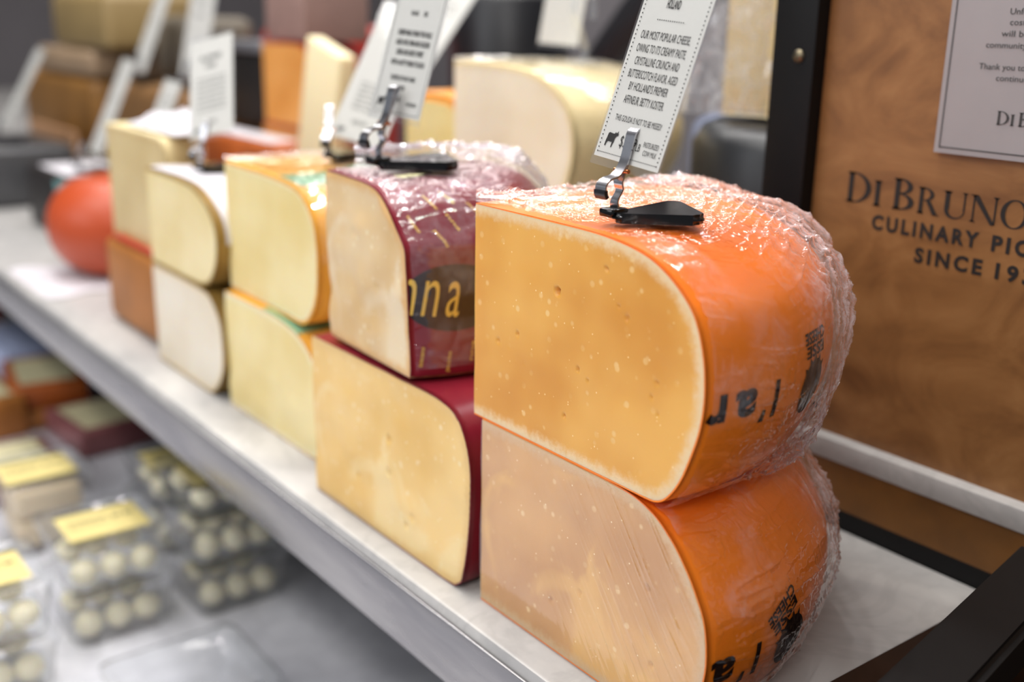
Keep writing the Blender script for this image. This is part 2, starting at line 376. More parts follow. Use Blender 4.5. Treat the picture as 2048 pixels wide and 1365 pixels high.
class Wedge:
    def __init__(s, P, cy=0., ang=90.):
        s.P = P; s.cy = cy; s.R = max(p[0] for p in P); s.h = max(p[1] for p in P); s.rc = .55 * s.R; s.ang = rad(ang)
    def plan(s, r, t):
        rr = np.maximum(r, s.rc); R2 = np.sqrt(rr ** 2 + s.cy ** 2); a0 = -np.arcsin(s.cy / R2); a = a0 + t * (s.ang - a0)
        k = r / rr; return R2 * np.cos(a) * k, (s.cy + R2 * np.sin(a)) * k
    def surf(s, ns, nt, d=0., t0=0., t1=1., s0=0., s1=1., disp=None):
        Q = resample(s.P, 400); T = np.gradient(Q, axis=0); N = np.stack([-T[:, 1], T[:, 0]], 1); N /= np.linalg.norm(N, axis=1)[:, None] + 1e-12  # top->bottom runs clockwise: outward = (-Tz, Tr)
        k = np.linspace(s0, s1, ns) * 399; i = np.arange(400)
        q = np.stack([np.interp(k, i, Q[:, 0]), np.interp(k, i, Q[:, 1])], 1); nn = np.stack([np.interp(k, i, N[:, 0]), np.interp(k, i, N[:, 1])], 1)
        nn = np.where((np.abs(nn) > 0), nn, nn)
        tt = np.linspace(t0, t1, nt); KK, TT = np.meshgrid(k / 399, tt, indexing='ij')
        D = np.full(KK.shape, d) if disp is None else d + disp(KK, TT)
        r = np.maximum(q[:, 0][:, None] + nn[:, 0][:, None] * D, 0); z = q[:, 1][:, None] + nn[:, 1][:, None] * D
        x, y = s.plan(r, TT); return np.stack([x, y, z], -1).reshape(-1, 3), KK.ravel(), TT.ravel()
def wedge(name, W, label, cat, loc, m_paste, m_rind, rz=0, rot=None, group=None, ns=60, nt=44, rt=.0009, face=(60, 40), pits=None, rough=.0004, dist=True):
    o = thing(name, label, cat, loc, rz, group, rot)
    ri = rt
    # rind shell
    Vo, _, _ = W.surf(ns, nt, 0.); Vi, _, _ = W.surf(ns, nt, -ri); n0 = len(Vo)
    F = [tuple(f) for f in grid(ns, nt)] ; A = np.arange(ns * nt).reshape(ns, nt)
    Fi = [tuple(f[::-1]) for f in grid(ns, nt, n0)]
    E = []
    for k in range(ns - 1):
        for j, rev in ((0, 0), (nt - 1, 1)):
            f = (A[k, j], A[k + 1, j], A[k + 1, j] + n0, A[k, j] + n0); E.append(f if not rev else f[::-1])
    V = np.vstack([Vo, Vi])
    # keep cut edges planar
    link('rind', V, F + Fi + E, m_rind, o)
    # paste solid: two faces + revolve
    Qd = resample(W.P, 300); T = np.gradient(Qd, axis=0); N = np.stack([-T[:, 1], T[:, 0]], 1); N /= np.linalg.norm(N, axis=1)[:, None]
    Q = Qd - N * ri * .9
    zt = Q[:, 1].max(); zb = Q[:, 1].min(); im = Q[:, 0].argmax()
    up = Q[:im + 1]; lo = Q[im:]
    def rmax(z):
        zu = up[::-1, 1]; ru = up[::-1, 0]; zl = lo[:, 1]; rl = lo[:, 0]
        zu = np.maximum.accumulate(zu); out = np.where(z >= Q[im, 1], np.interp(z, zu, ru), np.interp(-z, np.maximum.accumulate(-zl), rl)); return out
    nz, nr = face
    zz = zb + (zt - zb) * (.5 - .5 * np.cos(np.linspace(0, PI, nz)))
    zz[0] = zb + 1e-5; zz[-1] = zt - 1e-5
    rr = rmax(zz); rr[0] = lo[:, 0][lo[:, 1] <= lo[:, 1].min() + 2e-4].max(); rr[-1] = up[:, 0][up[:, 1] >= up[:, 1].max() - 3e-4].max()
    U = np.linspace(0, 1, nr); X = rr[:, None] * U[None, :]; Z = np.repeat(zz[:, None], nr, 1)
    P2 = np.stack([X.ravel(), Z.ravel()], 1)
    ed = np.min(np.hypot(P2[:, None, 0] - Qd[None, ::3, 0], P2[:, None, 1] - Qd[None, ::3, 1]), 1)
    Vs = []; Fs = []; At = []
    for side in (0, 1):
        dy = -rough * (vnoise(np.stack([P2[:, 0] * 60, P2[:, 1] * 60, np.full(len(P2), side * 9.)], 1), 3) - .3) * np.clip(ed / .004, 0, 1)
        if side == 0 and pits:
            for (px, pz, pr, pd) in pits:
                d = np.hypot(P2[:, 0] - px, (P2[:, 1] - pz)) + .0006 * (vnoise(np.stack([P2[:, 0] * 700, P2[:, 1] * 700, P2[:, 0] * 0], 1), 5) - .5)
                dy = dy + pd * np.clip(1.3 - d / pr, 0, 1)
        if side == 0: v = np.stack([P2[:, 0], dy, P2[:, 1]], 1); f = grid(nz, nr, len(Vs) and 0)
        else:
            xl, yl = W.plan(P2[:, 0], np.ones(len(P2))); v = np.stack([xl - dy * math.sin(W.ang) * 0 + dy, yl, P2[:, 1]], 1)
        base = sum(len(q) for q in Vs); f = grid(nz, nr, base)
        Vs.append(v); Fs += [tuple(q) if side == 0 else tuple(q[::-1]) for q in f]; At.append(ed)
    # closing revolve, just inside the rind
    Vr, _, _ = W.surf(40, 24, -ri * .95); base = sum(len(q) for q in Vs); Vs.append(Vr); Fs += [tuple(q[::-1]) for q in grid(40, 24, base)]; At.append(np.zeros(len(Vr)))
    Fs = [f[::-1] for f in Fs]
    link('paste', np.vstack(Vs), Fs, m_paste, o, attrs={'edge': np.concatenate(At)})
    return o
def wrap(W, parent, ns=200, nt=220, t0=0., t1=1., s0=.0, s1=1., amp=.0008, gath=(.45, .8), bulge=.006, seed=1, mat=None, dirn=(1, .25), name='plastic_wrap', gamp=.004, base=.0009, gs=(-1, -.5)):
    def fil(K, T):
        u = T * 10; s = K * 12; wv = 1.5 * vnoise(np.stack([u * .9, s * .7, s * 0], 1), seed + 33)
        return ridge(np.stack([u * 6.5 + wv * 2.2 + s * .5, s * 1.3 + wv, s * 0], 1), seed + 30, 4) ** 2.5
    def gfn(K, T):
        T = T + .10 * (vnoise(np.stack([K * 9, T * 4, K * 0], 1), seed + 90) - .5)
        g = np.clip((T - gath[0]) / (gath[1] - gath[0]), 0, 1); q = np.clip((K - gs[0]) / (gs[1] - gs[0]), 0, 1); return g * g * (3 - 2 * g) * (.25 + .75 * q)
    def disp(K, T):
        sh = K.shape; u = T.ravel() * 10; s = K.ravel() * 12
        a = np.stack([u * dirn[1] + s * 5.5 + 1.2 * vnoise(np.stack([u * .5, s * .6, s * 0], 1), seed + 5) * 3, u * .8, s * 0], 1)
        r1 = ridge(a, seed, 3) ** 3
        patch = vnoise(np.stack([u * .7, s * .8, s * 0 + 4], 1), seed + 9); patch = np.clip((patch - .18) * 2.2, 0, 1)
        r2 = fil(K.ravel(), T.ravel())
        c = np.stack([u * 3.2, s * 3.2, s * 0 + 2], 1); r3 = ridge(c, seed + 50, 4)
        g = gfn(K.ravel(), T.ravel())
        lump = vnoise(np.stack([u * .8, s * .7, s * 0], 1), seed + 70)
        r4 = ridge(np.stack([u * 7 + s * 3, s * 9 - u * 3, s * 0 + 6], 1), seed + 80, 3) ** 2
        d = amp * r1 * patch * 1.6 + amp * .6 * r3 * patch + amp * .35 * r4 * patch ** 2 + g * (bulge * (.35 + lump) + gamp * (r2 * 1.3 + r3 * .22))
        return d.reshape(sh)
    V, K, T = W.surf(ns, nt, base, t0, t1, s0, s1, disp)
    g = gfn(K, T) * np.clip(.22 + 1.3 * fil(K, T), 0, 1)
    g = np.maximum(g, .22 * np.clip((vnoise(np.stack([T * 14, K * 18, K * 0], 1), seed + 11) - .45) * 4, 0, 1))
    return link(name, V, [tuple(f) for f in grid(ns, nt)], mat or M_film, parent, attrs={'gather': g})
def on_rim(W, V2, F2, t_of, s_of, parent, mat, name, d=.0005, cuts=2):
    """print on the rind: V2 in metres along the arc (x) and down the profile (y)"""
    bm = bmesh.new(); vs = [bm.verts.new((x, y, 0)) for x, y in V2]
    for f in F2:
        try: bm.faces.new([vs[i] for i in f])
        except ValueError: pass
    bmesh.ops.triangulate(bm, faces=bm.faces[:])
    for _ in range(cuts): bmesh.ops.subdivide_edges(bm, edges=[e for e in bm.edges if e.calc_length() > .0025], cuts=1)
    Q = resample(W.P, 400); L = np.r_[0, np.cumsum(np.hypot(*np.diff(Q, axis=0).T))]; T = np.gradient(Q, axis=0); N = np.stack([-T[:, 1], T[:, 0]], 1); N /= np.linalg.norm(N, axis=1)[:, None]
    R2 = math.hypot(W.R, W.cy); a0 = -math.asin(W.cy / R2); span = R2 * (W.ang - a0)
    for v in bm.verts:
        t = t_of + v.co.x / span; l = s_of * L[-1] - v.co.y
        r = np.interp(l, L, Q[:, 0]) + d * np.interp(l, L, N[:, 0]); z = np.interp(l, L, Q[:, 1]) + d * np.interp(l, L, N[:, 1])
        x, y = W.plan(np.array(r), np.array(t)); v.co = (float(x), float(y), z)
    me = bpy.data.meshes.new(name); bm.to_mesh(me); bm.free(); me.materials.append(mat); o = bpy.data.objects.new(name, me); C.objects.link(o); o.parent = parent; return o
def s_at(W, z):
    Q = resample(W.P, 400); L = np.r_[0, np.cumsum(np.hypot(*np.diff(Q, axis=0).T))]; m = Q[:, 0] > .6 * W.R
    i = np.where(m)[0]; k = i[np.argmin(np.abs(Q[i, 1] - z))]; return L[k] / L[-1]
def flip(V): return [(-x, -y) for x, y in V]
def shift(V, dx, dy): return [(x + dx, y + dy) for x, y in V]

PA_up = [(0, .1235), (.06, .1238), (.1035, .1232), (.1313, .1195), (.148, .113), (.1614, .1032), (.169, .0934), (.1742, .0786), (.1762, .0629), (.1754, .0484), (.172, .0352), (.1655, .018), (.158, .0065), (.1505, .0010), (.1368, 0), (.07, 0), (0, 0)]
PA_lo = [(0, .117), (.07, .117), (.118, .1165), (.1393, .112), (.1535, .103), (.1636, .0927), (.1716, .0816), (.1782, .0685), (.1808, .0504), (.179, .035), (.173, .018), (.163, .005), (.15, 0), (.07, 0), (0, 0)]
WA = Wedge(PA_up, .028); WL = Wedge(PA_lo, .026)
pitsA = [(.0720, .0885, .0021, .004), (.0395, .058, .0012, .002), (.1085, .107, .0012, .002), (.124, .086, .0016, .0012), (.098, .0475, .0008, .002), (.09, .0515, .001, .002), (.0805, .0235, .001, .002), (.022, .05, .0014, .0015), (.118, .0905, .001, .0012), (.146, .06, .0011, .0014), (.143, .052, .001, .0014), (.148, .045, .0008, .0014)]
A_up = wedge('gouda_wedge', WA, 'big aged gouda wedge in orange wax, top of the nearest stack', 'cheese', (-.489, .3484, .1178), M_gouda, M_orange, ns=120, nt=90, face=(170, 200), pits=pitsA)
A_lo = wedge('gouda_wedge', WL, 'lower orange-waxed gouda wedge, bottom of the nearest stack', 'cheese', (-.4815, .3490, 0.0005), M_gouda2, M_orange, ns=100, nt=80, face=(120, 150), pits=[(.09, .045, .0015, .0015), (.066, .03, .0014, .002), (.14, .07, .0018, .002), (.145, .03, .0016, .002)])
wrap(WA, A_up, 420, 560, 0.012, 1, .0, .80, seed=3, gath=(.17, .42), bulge=.008, gamp=.0032, amp=.0025, gs=(.2, .42))
wrap(WL, A_lo, 360, 480, 0.012, 1, .2, .80, seed=21, gath=(.26, .5), bulge=.004, gamp=.0022, amp=.0018, gs=(.2, .4))
# film stretched over the lower cut face, with long diagonal pleats
def face_film(W, parent, seed=5, nx=220, nz=170):
    Q = resample(W.P, 300); im = Q[:, 0].argmax()
    zz = np.linspace(.0015, W.h - .001, nz)
    up = Q[:im + 1][::-1]; lo = Q[im:][::-1]
    rr = np.where(zz >= Q[im, 1], np.interp(zz, up[:, 1], up[:, 0]), np.interp(zz, lo[:, 1], lo[:, 0]))
    rr = np.clip(rr, .12, 1) ; U = np.linspace(0, 1, nx); X = rr[:, None] * U; Z = np.repeat(zz[:, None], nx, 1)
    x, z = X.ravel(), Z.ravel(); c, s = math.cos(rad(-52)), math.sin(rad(-52))
    a = x * c + z * s; b = -x * s + z * c
    m = np.clip((x - .07) / .06, 0, 1)
    r = ridge(np.stack([b * 260, a * 9, x * 0], 1), seed, 3) ** 4
    y = -.0006 - .0009 * r * (.08 + m) - .0006 * vnoise(np.stack([x * 25, z * 25, x * 0], 1), seed)
    V = np.stack([x, y, z], 1)
    g = .08 * np.clip(vnoise(np.stack([x * 30, z * 30, x * 0], 1), seed + 3) * 2 - .5, 0, 1) + .3 * r * m
    link('plastic_wrap', V, [tuple(f[::-1]) for f in grid(nz, nx)], M_filmr, parent, attrs={'gather': g})
face_film(WL, A_lo)

# print on the orange wax, upside down
M_print = flat('brown_black_print', srgb(30, 14, 10), .7, spec=.1)
def rim_text(W, parent, s, x0, x1, sy, h, name='printed_lettering', mat=None, bold=.035, rot180=True, t0=0., slant=0.):
    wd = {'l': .0042, "'": .0048, 'a': .0135, 'r': .0108}; gp = {'l': .0040, "'": .0034, 'a': .0052, 'r': 0}
    tot = sum(wd[c] for c in s) + sum(gp[c] for c in s[:-1]); kx = (x1 - x0) / tot; x = 0; P = []
    for c in s:
        if c == "'": P.append(poly((x, h * .72), (x + .0022, h * .70), (x + .0042, h * 1.04), (x + .0002, h * 1.04)))
        elif c == 'l': P.append(rc(x, 0, x + .0034, h))
        else: P.append(text_fit(c, x, x + wd[c] * kx, 0, h * (.74 if True else 1) / 1.0, bold) if False else fit_x(c, x, x + wd[c] * kx, 0, h * .74, bold))
        x += (wd[c] + gp[c]) * kx
    V, F = merge(P)
    if slant: V = [(x + y * slant, y) for x, y in V]
    if rot180: V = flip(V); V = shift(V, x1, 0)
    else: V = shift(V, x0, 0)
    V = [(-x if False else x, y) for x, y in V]
    return on_rim(W, V, F, t0, sy, parent, mat or M_print, name)
def emblem(W, parent, xc, sc, t, k=1., rot=0.):
    """round dark emblem with a feathered cap of small lettering, upside down"""
    parts = [arcband(0, .001 * k, .0098 * k, .0105 * k, 0, 0, 0, 360, 30)]
    V1, F1 = text_fit('CHEESE', -.0095 * k, .0095 * k, -.0200 * k, .0040 * k, .03)
    V2, F2 = text_fit('ESSE', -.0085 * k, .0085 * k, -.0150 * k, .0040 * k, .03)
    for a in (-50, -25, 0, 25, 50):
        c, s_ = math.cos(rad(a - 90)), math.sin(rad(a - 90)); n = (-s_, c); r0, r1, w = .0080 * k, .0118 * k, .0016 * k
        parts.append(poly((c * r0 + n[0] * w, s_ * r0 + n[1] * w), (c * r1, s_ * r1), (c * r0 - n[0] * w, s_ * r0 - n[1] * w)))
    V, F = merge(parts + [(V1, F1), (V2, F2)])
    c, s_ = math.cos(rot + PI), math.sin(rot + PI); V = [(x * c - y * s_ + xc, x * s_ + y * c) for x, y in V]
    return on_rim(W, V, F, t, sc, parent, M_print, 'emblem', d=.0005)
rim_text(WA, A_up, "l'ar", .0015, .0500, .492, .0190)
emblem(WA, A_up, .088, .520, 0, 1.4)
rim_text(WL, A_lo, "l'a", .003, .0370, .505, .0190)
emblem(WL, A_lo, .066, .530, 0, 1.4, .45)

# second stack
PB_lo = [(0, .118), (.08, .1195), (.135, .1195), (.164, .1185), (.180, .114), (.189, .105), (.1945, .0925), (.197, .075), (.1965, .0562), (.194, .035), (.190, .0144), (.184, .003), (.165, 0), (.07, 0), (0, 0)]
PB_up = [(0, .1165), (.034, .1160), (.062, .1145), (.076, .1105), (.087, .103), (.098, .091), (.1065, .0815), (.1085, .069), (.110, .054), (.1115, .03), (.1125, .003), (.105, 0), (.05, 0), (0, 0)]
WBL = Wedge(PB_lo, .0); WBU = Wedge(PB_up, .05)
B_lo = wedge('sheep_cheese_wedge', WBL, 'large pale gold wedge with pitted face and maroon rind, bottom of second stack', 'cheese', (-.6825, .3440, .0005), M_nutty2, M_red, ns=60, nt=60, face=(110, 130), rough=.0016,
             pits=[(.104, .073, .0022, .004), (.104, .050, .0024, .003), (.062, .033, .002, .002), (.124, .019, .0022, .003), (.132, .028, .0022, .002), (.04, .07, .002, .001)])
B_up = wedge('sheep_cheese_wedge', WBU, 'pale wedge in maroon printed wrap with gold letters, top of second stack', 'cheese', (-.6640, .3500, .1225), M_nutty, M_red, rot=(0, 0, rad(-3)), ns=80, nt=70, face=(90, 80), rough=.003,
             pits=[(.04, .08, .003, .0015), (.07, .05, .003, .0015), (.06, .02, .002, .001)])
wrap(WBU, B_up, 220, 260, .01, 1, .03, .62, seed=40, gath=(.55, .95), bulge=.01, gamp=.004, amp=.0016)
M_gold = flat('gold_print', srgb(226, 188, 84), .4)
M_darkband = flat('dark_band_print', srgb(34, 17, 18), .45, var=.2)
# dark cartouche and gold lettering on its rim
V, F = merge([poly(*[(.03 + .034 * math.cos(a), .0 + .021 * math.sin(a)) for a in np.linspace(0, 2 * PI, 30)[:-1]])])
V = [(max(x, .0008), y) for x, y in V]
on_rim(WBU, V, F, 0, s_at(WBU, .050), B_up, M_darkband, 'dark_cartouche', .0003, 4)
P_ = [fit_x('n', -.0060, .0045, -.011, .022), fit_x('n', .0095, .0190, -.011, .022), fit_x('a', .0245, .0335, -.011, .022)]
V, F = merge(P_); V = [(max(x + y * .22, .0006), y - (x - .02) * .10) for x, y in V]
on_rim(WBU, V, F, 0, s_at(WBU, .050), B_up, M_gold, 'gold_lettering', .0006)
k = 0
for (x, s_) in [(q[0], s_at(WBU, q[1])) for q in ((.012, .094), (.026, .086), (.040, .094), (.055, .084), (.032, .106), (.062, .100), (.078, .090), (.048, .108), (.007, .014), (.024, .010), (.040, .016), (.055, .012), (.09, .10), (.105, .09))]:
    V, F = text_fit(['toscano', 'pecorino', 'nna', 'vecchia'][k % 4], -.0065, .0065, -.001, .0028, .02); a = rad(-75 if s_ < .55 else 80); c, s2 = math.cos(a), math.sin(a)
    V = [(px * c - py * s2 + x, px * s2 + py * c) for px, py in V]; on_rim(WBU, V, F, 0, s_, B_up, M_gold, 'gold_lettering', .0006, 1); k += 1
# cream band printed on its top
V, F = merge([arcband(0, 0, .062, .062, .052, .052, 12, 55, 14)])
link('top_label', [(x, y + .012, .1169) for x, y in V], F, flat('cream_label', srgb(236, 230, 180), .5), B_up, smooth=False)

# third and fourth stacks
PC_up = [(0, .112), (.06, .112), (.10, .111), (.135, .108), (.152, .1025), (.168, .088), (.1735, .071), (.1745, .051), (.1705, .028), (.159, .010), (.144, .0008), (.12, 0), (0, 0)]
PC_lo = [(0, .104), (.08, .105), (.125, .101), (.148, .094), (.164, .082), (.174, .065), (.177, .047), (.175, .028), (.168, .01), (.155, 0), (.07, 0), (0, 0)]
WCU = Wedge(PC_up, .015); WCL = Wedge(PC_lo, .01)
C_lo = wedge('yellow_cheese_wedge', WCL, 'pale yellow wedge, bottom of third stack from the front', 'cheese', (-.8934, .3675, .0005), M_yellow, M_yrind, face=(50, 50), rough=.0012)
C_up = wedge('yellow_cheese_wedge', WCU, 'yellow wedge with smooth oval face, green label under film on top of third stack', 'cheese', (-.8960, .3750, .1060), M_yellow, M_yrind, rz=rad(-1.5), face=(50, 50), rt=.003)
wrap(WCU, C_up, 100, 140, .01, 1, .0, .5, seed=60, gath=(.2, 1.5), bulge=.002, gamp=.002, amp=.0012)
WCG = Wedge(PC_up, .015)
Vg, _, _ = WCG.surf(12, 20, .0005, .02, .8, .24, .33); link('green_label', Vg, [tuple(f) for f in grid(12, 20)], M_green, C_up)
Vg, _, _ = WCL.surf(8, 20, .0005, .0, .6, .18, .33); link('green_label', Vg, [tuple(f) for f in grid(8, 20)], M_green, C_lo)
PD_up = [(0, .0935), (.06, .0935), (.108, .091), (.131, .085), (.153, .0725), (.164, .055), (.163, .034), (.153, .016), (.136, .004), (.11, 0), (.05, 0), (0, 0)]
PD_lo = [(0, .1), (.0752, .1), (.128, .0985), (.1457, .0933), (.161, .0792), (.1658, .0664), (.167, .045), (.164, .03), (.155, .016), (.14, .004), (.12, 0), (0, 0)]
D_lo = wedge('cream_cheese_wedge', Wedge(PD_lo, .01), 'ivory wedge, bottom of fourth stack from the front', 'cheese', (-1.0600, .3630, .0005), M_ivory, M_olive, face=(40, 40), rt=.002)
WDU = Wedge(PD_up, .01)
D_up = wedge('cream_cheese_wedge', WDU, 'cream wedge with amber edge and painted haze on its rim, top of fourth stack', 'cheese', (-1.0580, .3630, .1010), M_cream, M_olive, face=(40, 40), rt=.003)
Vg, _, _ = WDU.surf(30, 20, .0008, .03, .7, .02, .5, disp=lambda K, T: .0008 * vnoise(np.stack([K.ravel() * 20, T.ravel() * 14, K.ravel() * 0], 1), 4).reshape(K.shape)); link('haze_sheet', Vg, [tuple(f) for f in grid(30, 20)], M_white, D_up)  # white haze on the wedge's top, added as a pale sheet

# fifth: brown wedge, tan wedge leaning back on it; round waxed cheese on paper
PE_lo = [(0, .092), (.14, .092), (.165, .088), (.175, .08), (.178, .06), (.178, .03), (.175, .008), (.168, 0), (0, 0)]
def block(name, label, cat, loc, size, mat, bev=.006, rz=0, group=None, top=None, lab=None, kid='rind', ends=None):
    sx, sy, sz = size; o = thing(name, label, cat, loc, rz, group)
    box(kid, 0, sx, 0, sy, 0, sz, mat, o, bev, 3)
    if top: box('label', sx * .12, sx * .88, sy * .12, sy * .88, sz, sz + .0012, top, o, .0004, 1)
    if ends: box('cut_face', bev * .9, sx - bev * .9, -.0008, .002, bev * .9, sz - bev * .9, ends, o, .0006, 1)
    return o
o = block('brown_rind_wedge', 'brown-rinded block with a blunt corner under the tall tan wedge', 'cheese', (-1.248, .3730, .0005), (.168, .16, .096), M_brown, .012)
box('red_paper', .02, .15, .004, .14, .096, .0985, M_redbox, o, .0005, 1)
PE_up = [(0, .124), (.12, .124), (.19, .123), (.215, .12), (.224, .105), (.226, .06), (.224, .015), (.215, .002), (.2, 0), (0, 0)]
E_up = wedge('tan_cheese_wedge', Wedge(PE_up, .0), 'tall smooth tan wedge on the brown block, behind the fourth stack', 'cheese', (-1.245, .3860, .0995), M_tanp, M_crind, face=(24, 24), rt=.003)
E_up.scale = (.78, .36, .97)

def lathe(name, prof, mat, parent=None, n=48, sc=(1, 1)):
    V = []; 
    for r, z in prof:
        for k in range(n): a = 2 * PI * k / n; V.append((r * math.cos(a) * sc[0], r * math.sin(a) * sc[1], z))
    F = []
    for i in range(len(prof) - 1):
        for k in range(n): F.append((i * n + k, i * n + (k + 1) % n, (i + 1) * n + (k + 1) % n, (i + 1) * n + k))
    F.append(tuple(range(n))[::-1]); F.append(tuple(range((len(prof) - 1) * n, len(prof) * n)))
    return link(name, V, F, mat, parent)
def rotp(o, e): o.rotation_euler = e; return o
prof = [(.040 + .058 * math.sin(a), .063 - .063 * math.cos(a)) for a in np.linspace(.06, PI - .1, 26)]
F_ball = lathe('waxed_cheese', prof, M_edam); F_ball.location = (-1.470, .4700, .002)
tag(F_ball, 'whole round cheese in red-orange wax sitting on white paper', 'cheese')
n = 14; xs = np.linspace(-.10, .08, n); V = []
for i in range(n):
    for j in range(n):
        u, v = xs[i], -.06 + .16 * j / (n - 1)
        V.append((u * (1 + .1 * math.sin(j)), v, .0012 + .0009 * math.sin(i * 1.7) * math.cos(j * 1.3)))
# the sheet droops a little over the ledge edge
pap = link('paper_sheet', [(x, y, z) for x, y, z in V], [tuple(f) for f in grid(n, n)], M_white); pap.location = (-1.45, .395, .0002)
tag(pap, 'creased white paper sheet under the round red-orange cheese', 'paper')

# ---------------------------------------------------------------- price card holders
def strip(path, w, th, name, mat, parent, wfn=None):
    """metal strip following path (y, z) with width along x"""
    P = np.array(path, float); T = np.gradient(P, axis=0); N = np.stack([-T[:, 1], T[:, 0]], 1); N /= np.linalg.norm(N, axis=1)[:, None]
    V = []; n = len(P)
    for i in range(n):
        ww = w * (wfn(i / (n - 1)) if wfn else 1) / 2
        for sx in (-1, 1):
            for sn in (-1, 1):
                q = P[i] + N[i] * th / 2 * sn; V.append((sx * ww, q[0], q[1]))
    F = []
    for i in range(n - 1):
        a = i * 4; b = a + 4
        F += [(a, a + 1, b + 1, b), (a + 2, b + 2, b + 3, a + 3), (a, b, b + 2, a + 2), (a + 1, a + 3, b + 3, b + 1)]
    F += [(0, 2, 3, 1), (4 * n - 4, 4 * n - 3, 4 * n - 1, 4 * n - 2)]
    bm = bmesh.new(); vs = [bm.verts.new(v) for v in V]
    for f in F: bm.faces.new([vs[i] for i in f])
    bmesh.ops.bevel(bm, geom=[e for e in bm.edges if not e.is_boundary and e.calc_face_angle(0) > .8], offset=th * .3, segments=2, affect='EDGES')
    return bmobj(name, bm, mat, parent, smooth=True)
def smooth_path(P, n=26):
    P = np.array(P, float); Q = []
    for i in range(len(P) - 1):
        p0 = P[max(i - 1, 0)]; p1 = P[i]; p2 = P[i + 1]; p3 = P[min(i + 2, len(P) - 1)]
        for t in np.linspace(0, 1, 6, endpoint=False):
            Q.append(.5 * ((2 * p1) + (-p0 + p2) * t + (2 * p0 - 5 * p1 + 4 * p2 - p3) * t * t + (-p0 + 3 * p1 - 3 * p2 + p3) * t ** 3))
    Q.append(P[-1]); return np.array(Q)
def holder(loc, label, rz=0, clip_only=False, group='metal clip card holders', s=1.):
    """black triangular foot with an alligator clip; origin under the clip"""
    o = thing('card_holder', label, 'card holder', loc, rz, group)
    # foot: rounded triangle
    T = [(-.0135, -.0135), (.031, .0240), (-.0105, .0480)]
    T = [(.0125, -.0160), (.0395, .0165), (-.0105, .0480)]
    T = [(.0040, -.0150), (.0365, .0230), (-.0090, .0460)]
    pts = []
    c = np.mean(T, 0)
    for i in range(3):
        p = np.array(T[i]); a = np.array(T[i - 1]) - p; b = np.array(T[(i + 1) % 3]) - p; a /= np.linalg.norm(a); b /= np.linalg.norm(b); r = .0048
        for t in np.linspace(0, 1, 7):
            q = p + a * r * 1.6 * (1 - t) ** 2 + b * r * 1.6 * t ** 2; pts.append(q)
    bm = bmesh.new(); lo = [bm.verts.new((p[0], p[1], 0)) for p in pts]; hi = [bm.verts.new((p[0], p[1], .0052)) for p in pts]; m = len(pts)
    bm.faces.new(lo[::-1]); bm.faces.new(hi)
    for i in range(m): bm.faces.new((lo[i], lo[(i + 1) % m], hi[(i + 1) % m], hi[i]))
    bmesh.ops.bevel(bm, geom=[e for e in bm.edges if abs(e.verts[0].co.z - e.verts[1].co.z) < 1e-6], offset=.0022, segments=3, affect='EDGES')
    bmobj('foot', bm, M_blackgloss, o, True)
    box('mount', -.0045, .0050, -.0125, -.0005, .0022, .0066, M_blackgloss, o, .0012)
    # rear lever rises from the mount to the jaw behind the card
    z0 = .0060
    rear = smooth_path([(-.0055, z0), (-.0060, z0 + .004), (-.0030, z0 + .009), (-.0040, z0 + .013), (-.0012, z0 + .019), (.0030, z0 + .028), (.0072, z0 + .0375)])
    strip(rear, .0062, .0009, 'rear_lever', M_steel, o, lambda t: 1 - .25 * math.sin(t * PI * 2) ** 2)
    front = smooth_path([(.0060, z0 + .0385), (.0035, z0 + .0365), (.0018, z0 + .031), (-.0012, z0 + .022), (-.0062, z0 + .0165), (-.0120, z0 + .0150), (-.0152, z0 + .0120), (-.0150, z0 + .0085)])
    strip(front, .0072, .0009, 'front_lever', M_steel, o, lambda t: .85 + .25 * abs(t - .5) * 2 * (1 if t > .5 else .3))
    strip(smooth_path([(-.0153, z0 + .0100), (-.0153, z0 + .0080), (-.0142, z0 + .0060)]), .0080, .0022, 'grip_tip', M_rubber, o)
    bm = bmesh.new(); bmesh.ops.create_cone(bm, cap_ends=True, segments=20, radius1=.0011, radius2=.0011, depth=.0100, matrix=Matrix.Translation((0, -.0022, z0 + .0185)) @ Matrix.Rotation(PI / 2, 4, 'Y'))
    bmobj('rivet', bm, M_brass, o, True)
    return o
def cow(u, v, k):
    pts = [(0, .05), (.02, .42), (.06, .62), (.1, .93), (.2, 1.0), (.62, .96), (.72, .98), (.8, 1.1), (.9, 1.02), (1.06, 1.22), (1.04, 1.06), (1.12, .98), (1.1, .86), (.98, .84), (.86, .66), (.84, .42), (.74, .0), (.66, .0), (.68, .4), (.6, .36), (.3, .38), (.2, .34), (.14, .2), (.1, .0)]
    return poly(*[(u + x * k, v + y * k) for x, y in pts])
